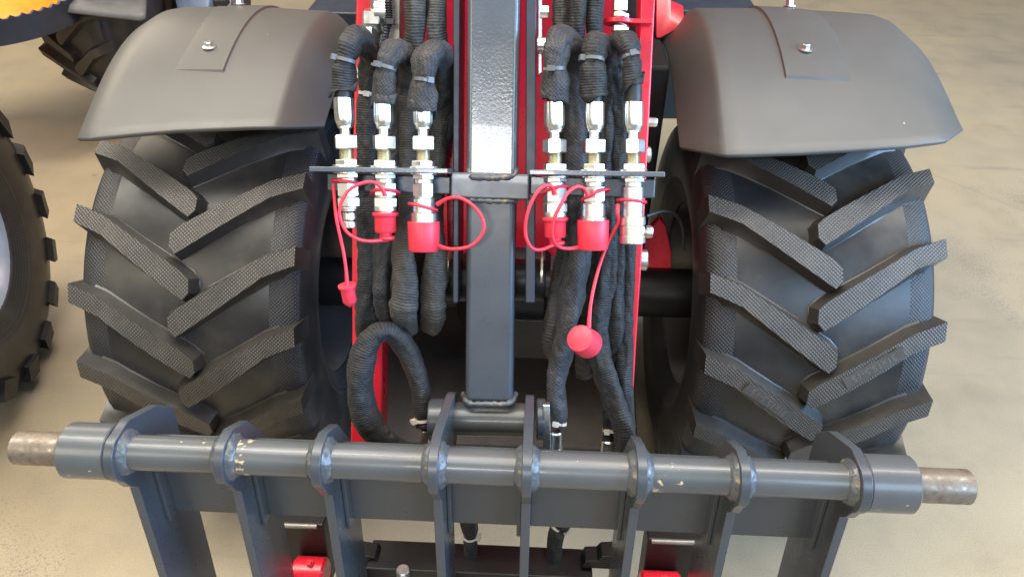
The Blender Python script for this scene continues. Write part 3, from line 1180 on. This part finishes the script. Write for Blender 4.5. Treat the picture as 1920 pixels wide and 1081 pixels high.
CP[5] = coupler(5, (1114, 200), (1112, 430), 8, C5T, "coupler ending in broad red cup cap, in the middle of the right bracket")
CP[6] = coupler(6, (1187, 200), (1185.5, 430), 8, C6T, "uncapped female coupler with silver release sleeve, outermost in the right bracket")
# set bolt on the open female coupler
g = G(); g.lathe(M(1207, 434, .026), MX, [(0, .0045), (.003, .0045), (.003, .0085), (.010, .0085), (.0115, .007)], 6)
build("set_bolt", g, ZINC, CP[6][2])


# ------------------------------------------------------------------ dust caps on straps
def torus(c, axis, R, r, name, parent, mat=CAPRED, seg=40):
    a = V(axis).normalized()
    e1 = a.orthogonal().normalized(); e2 = a.cross(e1)
    P = [c + (e1 * math.cos(2 * math.pi * i / seg) + e2 * math.sin(2 * math.pi * i / seg)) * R for i in range(seg)]
    g = G(); g.tube(P, r, 10, closed=True)
    return build(name, g, mat, parent, ang=80)


def dust_cap(ci, label, ring_at, ring_r, ring_tilt, strap, cap):
    P, sc, croot = CP[ci]
    axd = (P(440) - P(340)).normalized()
    c = M(ring_at[0], ring_at[1], .026)
    root = thing("dust_cap", c, label, "dust cap", "red dust caps tethered to the couplers")
    ax_ = (axd + MX * ring_tilt[0] + MN * ring_tilt[1]).normalized()
    torus(c, ax_, ring_r * sc, 3.0 * sc, "ring", root)
    pts, rad = spline([M(x, y, n) for x, y, n in strap], .004, [3.3 * sc + (1.3 * sc if k in (0, len(strap) - 1) else 0) for k in range(len(strap))])
    g = G(); g.tube(pts, rad, 10)
    build("strap", g, CAPRED, root, ang=80)
    for nm, prof_, o, d in cap(P, sc, axd):
        g = G(); g.lathe(o, d, prof_, 40)
        build(nm, g, CAPRED, root, ang=40, bev=.0)
    return root


def plug(y0, sc, P, axd, knob_dx=0):
    o = P(y0)
    s = sc
    return [("cap", [(0, 21 * s), (0, 23.5 * s), (2 * s, 25 * s), (6 * s, 24.5 * s), (8 * s, 21.5 * s), (10 * s, 20.6 * s), (36 * s, 20.6 * s), (38.5 * s, 18.5 * s), (39 * s, 12 * s), (46 * s, 11.5 * s)], o, axd),
            ("knob", [(0, 11 * s), (2 * s, 14.5 * s), (6 * s, 15 * s), (9 * s, 12 * s), (9.5 * s, 4 * s)], o + axd * 44 * s + MX * knob_dx * s, axd)]


def cup(y0, r, L, sc, P, axd):
    o = P(y0); s = sc
    return [("cap", [(1.5 * s, (r - 3.5) * s), (0, (r - 2.5) * s), (0, (r - .8) * s), (1.5 * s, r * s), (L * .5 * s, (r - .5) * s), ((L - 4) * s, (r - 1.5) * s), ((L - 1) * s, (r - 3) * s), (L * s, (r - 6) * s)], o, axd)]


dust_cap(2, "small red flanged plug fitted on left bracket coupler, strap looping out to the left", (722.5, 361), 25.5, (.02, .25),
         [(728, 449, .026), (712, 451, .034), (690, 452, .045), (668, 447, .055), (648, 432, .06), (637, 405, .062), (640, 380, .062), (655, 356, .06), (680, 343, .058), (702, 342, .055), (716, 353, .05), (722, 366, .046)],
         lambda P, s, a: plug(397.5, s, P, a, 3))
dust_cap(3, "broad red cup cap on left bracket coupler, strap looping right across the mast", (793, 388), 27, (-.22, .12),
         [(822, 461, .030), (840, 466, .04), (862, 466, .048), (884, 460, .052), (901, 444, .054), (908, 424, .055), (901, 403, .055), (884, 383, .054), (862, 371, .050), (840, 372, .044), (820, 383, .036)],
         lambda P, s, a: cup(415, 30.5, 57, s, P, a))
dust_cap(4, "small red flanged plug fitted on right bracket coupler beside the mast", (1042, 357), 26, (.24, .25),
         [(1046, 458, .026), (1034, 461, .034), (1016, 468, .045), (999, 466, .052), (988, 450, .056), (985, 428, .058), (989, 400, .06), (1000, 372, .06), (1013, 354, .058), (1027, 347, .055), (1036, 352, .05), (1039, 364, .046)],
         lambda P, s, a: plug(407, s, P, a, 4))
dust_cap(5, "broad red cup cap on right bracket coupler, strap arching over its left neighbour", (1117, 365), 27, (.40, .2),
         [(1084, 464, .030), (1065, 466, .042), (1049, 463, .052), (1039, 453, .06), (1035, 433, .066), (1040, 408, .07), (1052, 383, .07), (1065, 361, .066), (1082, 350, .06), (1096, 354, .052), (1102, 366, .048)],
         lambda P, s, a: cup(412, 30.5, 57, s, P, a))


def hang1(P, s, a):
    o = M(650, 533, .03)
    d = (M(659, 580, .02) - o).normalized()
    return [("cap", [(0, 12 * s), (1 * s, 17 * s), (5 * s, 17 * s), (7 * s, 13.5 * s), (34 * s, 13.5 * s), (38 * s, 12 * s), (46 * s, 5 * s), (47 * s, 1 * s)], o, d)]


dust_cap(1, "small red plug hanging unused on straight strap beside the left lift arm", (649, 341), 25.5, (-.12, .10),
         [(625, 345, .028), (627, 369, .03), (631, 411, .032), (643, 466, .032), (649, 505, .031), (651, 536, .03)], hang1)


def hang6(P, s, a):
    # closed end faces the viewer and a little left, open end away
    o = M(1086, 633, .075)
    d = (M(1112, 650, .038) - o).normalized()
    return [("cap", [(0, .5 * s), (0, 22 * s), (1.5 * s, 25 * s), (5 * s, 26 * s), (44 * s, 28 * s), (44 * s, 25 * s), (20 * s, 24 * s)], o, d)]


dust_cap(6, "large red cup cap dangling unused on its strap, closed end facing the viewer", (1184, 377), 26.5, (-.10, .10),
         [(1158, 384, .034), (1158, 400, .04), (1159, 418, .03), (1149, 436, .022), (1138, 460, .02), (1125, 495, .025), (1114, 536, .035), (1107, 575, .045), (1104, 614, .052)], hang6)

# ------------------------------------------------------------------ hydraulic hoses
HG = "sleeved hydraulic hoses"


def hose(label, path, rad, mat, wr=.10, seed=0, inner=None, ties=(), step=.0032, n=34, sleeve_cut=False):
    """path of (px,py,offset from the mast face); rad in photo pixels"""
    pts = [M(x, y, z) for x, y, z in path]
    root = thing("hydraulic_hose", pts[0], label, "hose", HG)
    rr_ = [r * depth(p) * PXM for r, p in zip(rad, pts)]
    S, RR = spline(pts, step, rr_)
    # zip ties pinch the sleeve
    tidx = []
    for (tx, ty, mat_, head) in ties:
        best, bi = 1e9, 0
        for i, p in enumerate(S):
            d = p - CAM
            z = d.dot(FWD)
            q = math.hypot(960 + FPX * d.dot(RT) / z - tx, 540.5 - FPX * d.dot(UP) / z - ty)
            if q < best: best, bi = q, i
        tidx.append((bi, mat_, head))
        for i in range(len(S)):
            dd = abs(i - bi) * step
            RR[i] *= 1 - .20 * math.exp(-(dd / .007) ** 2)
    for i in range(3, len(S) - 3):
        bend = (S[min(i + 3, len(S) - 1)] - S[i]).normalized().dot((S[i] - S[i - 3]).normalized())
        kink = max(0, 1 - bend) * 1.6
        RR[i] *= 1 + min(.05, kink) * math.sin(i * 1.15 + seed * 2)
    g = G()
    g.tube(S, RR, n, wr=wr * 1.15, seed=seed, cap=not sleeve_cut)
    if sleeve_cut:
        # ragged flared lip at the ferrule end
        for k in range(n):
            th = 2 * math.pi * k / n
            lift = (.010 * (math.sin(th + seed * 1.3) + .35 * math.sin(3 * th + seed)) + .004)
            t = (S[1] - S[0]).normalized()
            g.v[k] = S[0] + (g.v[k] - S[0]) * 1.10 + t * lift
    sl = build("sleeve", g, mat, root, ang=80)
    if sleeve_cut:
        sd = sl.modifiers.new("thickness", 'SOLIDIFY'); sd.thickness = .0014; sd.offset = -1
    if inner:
        ip, ir = inner
        q = [M(*p) for p in ip]
        g = G(); g.tube(spline(q, .006), ir * depth(q[0]) * PXM, 18)
        build("rubber_hose", g, HOSE, root, ang=80)
    for bi, mat_, head in tidx:
        a = (S[min(bi + 1, len(S) - 1)] - S[bi - 1]).normalized()
        c = S[bi]
        r = RR[bi] * 1.05
        e1 = (MX - a * a.x).normalized(); e2 = a.cross(e1)
        if e2.dot(MN) < 0: e2 = -e2
        P = [c + (e1 * math.cos(2 * math.pi * i / 30) + e2 * math.sin(2 * math.pi * i / 30)) * r for i in range(30)]
        g = G()
        vs, fs = [], []
        for p in P:
            o_ = (p - c).normalized()
            vs += [p + a * .0022, p + a * .0022 + o_ * .0014, p - a * .0022 + o_ * .0014, p - a * .0022]
        for i in range(30):
            j = (i + 1) % 30
            for k in range(4):
                k2 = (k + 1) % 4
                fs.append((4 * i + k, 4 * i + k2, 4 * j + k2, 4 * j + k))
        g.add(vs, fs)
        hd = (e1 * math.cos(head) + e2 * math.sin(head))
        tg = a.cross(hd)
        g.box(c + hd * (r + .003), (.0042, .0033, .0035), (tg, hd, a))
        g.box(c + hd * (r + .004) - tg * .006 - a * .001, (.004, .0007, .0016), (tg, hd, a))
        build("zip_tie", g, mat_, root, ang=30)
    return root


# -- hoses that elbow over into the couplers
hose("sleeved hose arching over into the outermost left coupler, then hanging beside the left lift arm",
     [(644, 172, .026), (645, 140, .028), (649, 108, .030), (661, 80, .022), (678, 75, .0), (692, 98, -.03), (695, 135, -.052), (690, 180, -.06), (688, 240, -.062), (690, 330, -.06), (693, 440, -.055), (693, 540, -.05), (689, 600, -.06), (690, 640, -.09), (700, 690, -.14)],
     [22, 21, 21, 23, 22, 21, 20, 19, 20, 20, 20, 21, 21, 20, 20], SL_RIB, .11, 1, ([(645, 186, .026), (644, 168, .026), (646, 130, .028)], 15.5), [(648, 112, GREYP, 2.6), (684, 174, WHITEP, 1.5)], sleeve_cut=True)
hose("sleeved hose arching over into the middle left coupler",
     [(719, 196, .026), (720, 160, .028), (725, 122, .03), (738, 98, .02), (757, 100, .0), (766, 128, -.035), (760, 180, -.06), (748, 240, -.065), (736, 330, -.06), (724, 430, -.05), (715, 500, -.045), (716, 555, -.045), (724, 590, -.07), (735, 620, -.12)],
     [22, 22, 21, 23, 22, 21, 20, 20, 20, 19, 20, 20, 19, 18], SL_WEAVE, .12, 2, ([(719, 200, .026), (719, 180, .026), (721, 150, .028)], 15), [(725, 127, GREYP, 2.2)], sleeve_cut=True)
hose("sleeved hose arching over into the left coupler beside the mast",
     [(793, 212, .026), (793, 180, .028), (796, 140, .03), (801, 106, .022), (820, 103, .0), (834, 128, -.035), (838, 175, -.06), (830, 240, -.07), (816, 320, -.08), (800, 420, -.09), (785, 520, -.10), (770, 610, -.12)],
     [23, 23, 20, 25, 23, 20, 21, 20, 19, 18, 18, 18], SL_WEAVE, .12, 3, ([(793, 215, .026), (793, 195, .026), (794, 160, .028)], 15), [(795, 152, GREYP, .9)], sleeve_cut=True)
hose("sleeved hose arching into the right coupler nearest the mast, ending low in a steel fitting",
     [(1040, 188, .026), (1040, 150, .028), (1041, 112, .03), (1049, 78, .022), (1066, 76, .0), (1077, 105, -.035), (1080, 165, -.06), (1079, 250, -.062), (1082, 340, -.055), (1087, 420, -.035), (1087, 490, -.02), (1073, 550, -.02), (1064, 605, -.022), (1057, 655, -.03), (1045, 705, -.035), (1045, 745, -.035), (1051, 778, -.032), (1050, 800, -.03)],
     [22, 22, 20, 22, 22, 21, 20, 20, 20, 20, 20, 20, 20, 19, 16, 16, 13, 12], SL_WEAVE, .13, 4, ([(1040, 192, .026), (1040, 170, .026), (1040, 140, .028)], 15), [(1042, 126, GREYP, 1.9), (1049, 795, WHITEP, 2.2)], sleeve_cut=True)
hose("sleeved hose arching into the middle right coupler, running down behind the dangling red cap",
     [(1113, 180, .026), (1112, 150, .028), (1113, 112, .03), (1119, 84, .022), (1135, 88, .0), (1142, 118, -.035), (1140, 190, -.06), (1134, 270, -.062), (1133, 350, -.055), (1140, 430, -.045), (1137, 520, -.04), (1125, 590, -.04), (1119, 645, -.045), (1134, 700, -.045), (1150, 745, -.045), (1164, 785, -.04), (1171, 822, -.045), (1164, 865, -.07), (1130, 920, -.10), (1068, 965, -.11), (1046, 990, -.115), (1038, 1040, -.12), (1034, 1090, -.13)],
     [24, 24, 22, 24, 23, 21, 20, 20, 18, 17, 17, 18, 20, 21, 21, 22, 22, 20, 18, 17, 17, 15, 14], SL_RIB, .12, 5, ([(1113, 192, .026), (1113, 165, .026), (1113, 140, .028)], 16), [(1112, 114, GREYP, 2.9), (1046, 986, WHITEP, .6)], sleeve_cut=True)
hose("sleeved hose arching over into the outermost right coupler",
     [(1187, 160, .026), (1186, 135, .028), (1183, 105, .03), (1172, 78, .022), (1155, 84, .0), (1150, 115, -.035), (1157, 190, -.06), (1160, 280, -.062), (1160, 360, -.055), (1160, 440, -.05), (1157, 520, -.05), (1154, 590, -.05), (1150, 635, -.06), (1140, 670, -.1), (1130, 700, -.15)],
     [22, 22, 19, 23, 21, 19, 20, 19, 15, 14, 14, 17, 18, 17, 16], SL_RIB, .13, 6, ([(1187, 194, .026), (1187, 165, .026), (1185, 120, .028)], 16.5), [(1185, 106, GREYP, 1.5)], sleeve_cut=True)
# -- hoses that come down from above
hose("sleeved hose coming straight down from the top, left one of the pair beside the mast",
     [(781, -60, -.02), (778, 0, -.022), (777, 60, -.028), (773, 130, -.05), (768, 230, -.058), (768, 320, -.055), (767, 400, -.04), (757, 465, -.022), (761, 530, -.012), (756, 580, -.016), (762, 606, -.05), (768, 606, -.12)],
     [21, 21, 21, 22, 23, 20, 20, 21, 21, 24, 20, 19], SL_TOP, .10, 7)
hose("sleeved hose coming straight down from the top, touching the left side plate of the mast",
     [(818, -60, -.03), (817, 0, -.03), (819, 60, -.032), (827, 120, -.05), (826, 200, -.062), (818, 300, -.058), (815, 400, -.042), (817, 480, -.03), (810, 550, -.03), (811, 588, -.040), (806, 606, -.08), (802, 604, -.14)],
     [19, 19, 19, 21, 20, 19, 19, 21, 22, 24, 21, 18], SL_TOP, .10, 8)
hose("brownish sleeved hose from the top, nearest the steel strip",
     [(1055, -60, -.05), (1053, 0, -.05), (1053, 70, -.055), (1060, 160, -.08), (1064, 300, -.095), (1062, 430, -.095), (1052, 530, -.09), (1038, 610, -.075), (1034, 640, -.09), (1040, 670, -.14)],
     [15, 15, 15, 16, 18, 17, 17, 19, 18, 16], SL_TOP, .12, 9)
hose("thick sleeved hose from the top, middle of the three right of the steel strip",
     [(1087, -60, -.03), (1085, 0, -.03), (1082, 70, -.035), (1092, 150, -.075), (1106, 260, -.085), (1120, 360, -.085), (1122, 470, -.08), (1112, 560, -.08), (1100, 640, -.10), (1095, 700, -.16)],
     [18, 18, 18, 19, 22, 20, 18, 18, 18, 16], SL_RIB, .11, 10)
hose("sleeved hose from the top, running down along the right lift arm",
     [(1121, -60, -.03), (1118, 0, -.03), (1115, 70, -.04), (1124, 150, -.09), (1150, 240, -.085), (1174, 320, -.07), (1179, 420, -.062), (1176, 520, -.06), (1173, 600, -.06), (1172, 680, -.06), (1176, 745, -.065), (1178, 800, -.10)],
     [16, 16, 16, 17, 18, 16, 13, 13, 15, 15, 13, 12], SL_RIB, .08, 11)
# -- loop low on the left
hose("black sleeved hose looping in a tall arch low on the left, behind the cross tube",
     [(793, 800, -.035), (791, 775, -.035), (788, 728, -.035), (776, 685, -.035), (756, 645, -.03), (730, 622, -.02), (703, 628, -.01), (683, 658, -.004), (676, 700, -.004), (679, 745, -.008), (690, 788, -.012), (712, 818, -.02), (748, 842, -.03), (810, 890, -.06), (868, 950, -.09), (880, 985, -.105), (882, 1030, -.12), (883, 1090, -.13)],
     [14, 18, 20, 21, 20, 20, 23, 25, 27, 26, 25, 24, 20, 18, 19, 17, 14, 14], SL_RIB, .07, 12, None, [(791, 785, WHITEP, 2.5), (881, 1003, WHITEP, .3)])
# steel end pipes of the two lower hoses and the stub on the right
for lab, x, y0, y1, r, z, mt in (("short steel pipe end below the arched black hose", 797, 805, 862, 9, -.035, YZINC), ("steel hose end beside the pivot retainer", 1043, 808, 862, 11, -.028, ZINC)):
    t_ = thing("hose_end", M(x, y0, z), lab, "hose fitting")
    s_ = PXM * 1.06
    g = G(); a, b = M(x, y0, z), M(x - 1, y1, z - .01)
    L = (b - a).length
    g.lathe(a, b - a, [(0, r * .8 * s_), (.002, r * s_), (L * .6, r * s_), (L * .62, r * .8 * s_), (L, r * .8 * s_)], 24)
    build("pipe", g, mt, t_)
    g = G(); g.lathe(a + (b - a) * .55, b - a, [(0, r * 1.15 * s_), (.008, r * 1.15 * s_)], 6)
    build("hex_nut", g, ZINC, t_)
hose("short black hose stub with steel end, behind the right lower sleeved hose",
     [(1141, 770, -.07), (1142, 800, -.07), (1142, 826, -.07)], [13, 13, 12], SL_RIB, .08, 13, None, [(1143, 806, WHITEP, 1.9)])
t_ = thing("hose_end", M(1140, 826, -.07), "steel hose end left of the right lower sleeved hose", "hose fitting")
g = G(); g.lathe(M(1141, 824, -.07), MU, [(0, .010), (.002, .0115), (.030, .0115), (.034, .010)], 24)
build("pipe", g, ZINC, t_)

# ------------------------------------------------------------------ fittings at the top of the frame
ft = thing("hydraulic_fitting", M(705, 30, -.05), "zinc hydraulic elbow block at the top beside the left lift arm", "hydraulic fitting")
g = G(); g.lathe(M(714, -50, -.05), MU, [(0, .014), (.05, .014), (.052, .0165), (.056, .0165)], 28)
build("port_pipe", g, ZINC, ft)
g = G(); g.box(M(733, 45, -.075), (.017, .02, .045), (MX, MN, MU))
build("valve_block", g, simple("bronze_grey_block", (.26, .25, .22), .38, metal=.7), ft, bev=.002)
g = G(); g.lathe(M(684, 38, -.045), MX, [(0, .0145), (.002, .0165), (.022, .0165), (.024, .0145)], 6, rot=.2)
build("hex_nut", g, ZINC, ft)
g = G(); g.lathe(M(706, 22, -.045), MX, [(0, .017), (.016, .017)], 24)
build("elbow_body", g, ZINC, ft)
g = G(); g.lathe(M(693, 50, -.045), MU, [(0, .010), (.004, .013), (.022, .013), (.024, .011)], 6, rot=.1)
build("hex_nut", g, ZINC, ft)
g = G(); g.lathe(M(676, 128, -.06), MU, [(0, .008), (.014, .008)], 16)
build("hose_tail", g, ZINC, ft)
cb = thing("conduit", M(728, 0, -.03), "thin black corrugated conduit in front of the zinc elbow block", "conduit", None)
S = spline([M(729, -60, -.03), M(728, 0, -.03), M(729, 38, -.028), M(722, 70, -.03), (M(715, 100, -.045)), M(712, 130, -.07)], .0011)
g = G(); g.tube(S, [.0046 + .0009 * math.sin(i * math.pi / 1.5) for i in range(len(S))], 12)
build("corrugated_tube", g, BLACKP, cb, ang=80)
g = G(); g.box(M(732, 41, -.022), (.005, .004, .0035), (MX, MN, MU)); g.lathe(M(729, 38, -.028), MU, [(0, .0065), (.004, .0065)], 16)
build("zip_tie", g, BLACKP, cb)
f2 = thing("hydraulic_fitting", M(1160, 30, -.05), "upright zinc bulkhead fitting in a red tab, top beside the right lift arm", "hydraulic fitting")
for nm, y0, y1, r, n_ in (("hex_body", -40, 22, 15, 6), ("neck", 22, 27, 11, 24), ("hex_nut", 25, 34, 17, 6), ("washer", 46, 49, 19, 28), ("hex_nut", 49, 61, 17, 6), ("thread", 61, 76, 9, 24)):
    g = G()
    a, b = M(1163, y0, -.05), M(1162, y1, -.05)
    L = (b - a).length
    r *= PXM * .98
    g.lathe(a, b - a, [(0, r * .93), (.001, r), (L - .001, r), (L, r * .93)], n_, rot=.3)
    build(nm, g, ZINC, f2, ang=28)

# ------------------------------------------------------------------ neighbours at the left
pw = CAM + ray(-208, 470) * ((AZ - CAM.z) / ray(-208, 470).z)
tw = thing("tractor_wheel", (pw.x, pw.y, 0), "black lugged tyre with pale blue-grey rim, cut off by the left edge", "wheel")
d0 = ray(-36, 470); ang0 = math.atan2(-d0.y, -d0.x)
axis_ang = ang0 + R_(60)
wz = add_wheel(tw, (pw.x, pw.y, AZ), (0, 0, axis_ang), [], simple("pale_rim_paint", (.40, .46, .54), .35, var=.06, metal=.2), 1)
wz.name = "tyre"
g = G()
vs = []
for x, hw, r in ((.218, .040, .340), (.205, .030, .392), (.06, .026, .402), (.05, .034, .36)):
    for e in (-1, 1):
        vs.append(wheel_point(x, (e * hw - (.21 - x) * .5) / .4, r))
g.add(vs, [(0, 1, 3, 2), (2, 3, 5, 4), (4, 5, 7, 6), (0, 2, 4, 6), (1, 7, 5, 3), (0, 6, 7, 1)])
blk = make_mesh("lug", g, simple("neighbour_lug_rubber", (.018, .018, .019), .5, var=.25))
for k in range(17):
    q = bpy.data.objects.new("lug", blk)
    col.objects.link(q)
    q.parent = wz
    q.rotation_euler = (-R_(k * 360 / 17 + 6), 0, 0)
pu = CAM + ray(268, 12) * ((AZ - CAM.z) / ray(268, 12).z)
pk = thing("parked_loader", (pu.x, pu.y, 0), "second loader parked behind left mudguard, showing black tyre, grey guard and pale blue panel", "loader")
add_wheel(pk, (pu.x, pu.y, AZ), (0, 0, R_(-24)), [(-1, 5, -100, 60), (1, 15, -100, 60)], RIMD, -1)
rot = Matrix.Rotation(R_(-24), 3, 'Z')
g = G()
vs, fs = [], []
for k, (dy, z) in enumerate(((0, 2.74), (-14, 2.75), (-40, 2.82), (-80, 2.98), (-110, 3.2))):
    for x, y in ((118, 21), (130, 23), (200, 31), (262, 38), (272, 34)):
        vs.append(on_depth(x + (x - 200) * -.0006 * dy, y + dy, z))
for k in range(4):
    for i in range(4):
        fs.append((k * 5 + i, k * 5 + i + 1, k * 5 + 6 + i, k * 5 + 5 + i))
g.add(vs, fs)
build("fender", g, DGREY, pk, solid=.008)
q0, q1 = on_depth(333, -10, 3.3), on_depth(404, -10, 3.3)
g = G(); g.prism([on_depth(*q) for q in ((326, -40, 3.3), (404, -40, 3.3), (396, 34, 3.3), (345, 34, 3.3))], (0, .10, 0))
build("side_panel", g, PBLUE, pk, bev=.01)
g = G(); g.prism([on_depth(*q) for q in ((402, -40, 3.35), (441, -40, 3.35), (441, 40, 3.35), (394, 40, 3.35))], (0, .08, 0))
build("step_panel", g, simple("grey_panel", (.20, .21, .23), .5), pk, bev=.005)
g = G(); g.prism([on_depth(*q) for q in ((440, -40, 3.3), (465, -40, 3.3), (464, 40, 3.3), (440, 40, 3.3))], (0, .10, 0))
build("corner_post", g, simple("maroon_post", (.035, .018, .024), .5), pk, bev=.004)
g = G(); g.box(on_depth(415, 4, 3.2), (.03, .02, .012))
build("door_latch", g, BLACKP, pk, bev=.003)

cc = on_depth(-28, -4, 2.75)
cv = thing("round_cover", (cc.x, cc.y, 0), "bright orange round cover inside a dark blue toothed rim, top left corner", "cover")
RC = .315
vs, fs, uv = [], [], []
n = 150
g = G()
for k in range(n):
    th = 2 * math.pi * k / n
    for r, z in ((RC - .012, .0), (RC, 0), (RC, -.085), (RC - .012, -.085)):
        tooth = .009 if (k % 3 == 0 and z == 0) else 0
        vs.append(cc + V((r * math.cos(th), r * math.sin(th), z + tooth)))
for k in range(n):
    j = (k + 1) % n
    for i in range(4):
        i2 = (i + 1) % 4
        fs.append((4 * k + i, 4 * k + i2, 4 * j + i2, 4 * j + i))
g.add(vs, fs)
build("toothed_rim", g, NAVY, cv, ang=30)
g = G(); g.lathe(cc - V((0, 0, .03)), (0, 0, 1), [(0, RC - .013), (.02, RC - .03), (.07, RC - .12), (.09, .02)], 60)
build("dome", g, ORANGE, cv, ang=60)
g = G(); g.cyl(cc - V((.0, 0, .03)), cc - V((.55, 0, .03)), .03); g.cyl(cc - V((.55, 0, .0)), V((cc.x - .55, cc.y, 0)), .04)
build("stand", g, NAVY, cv)
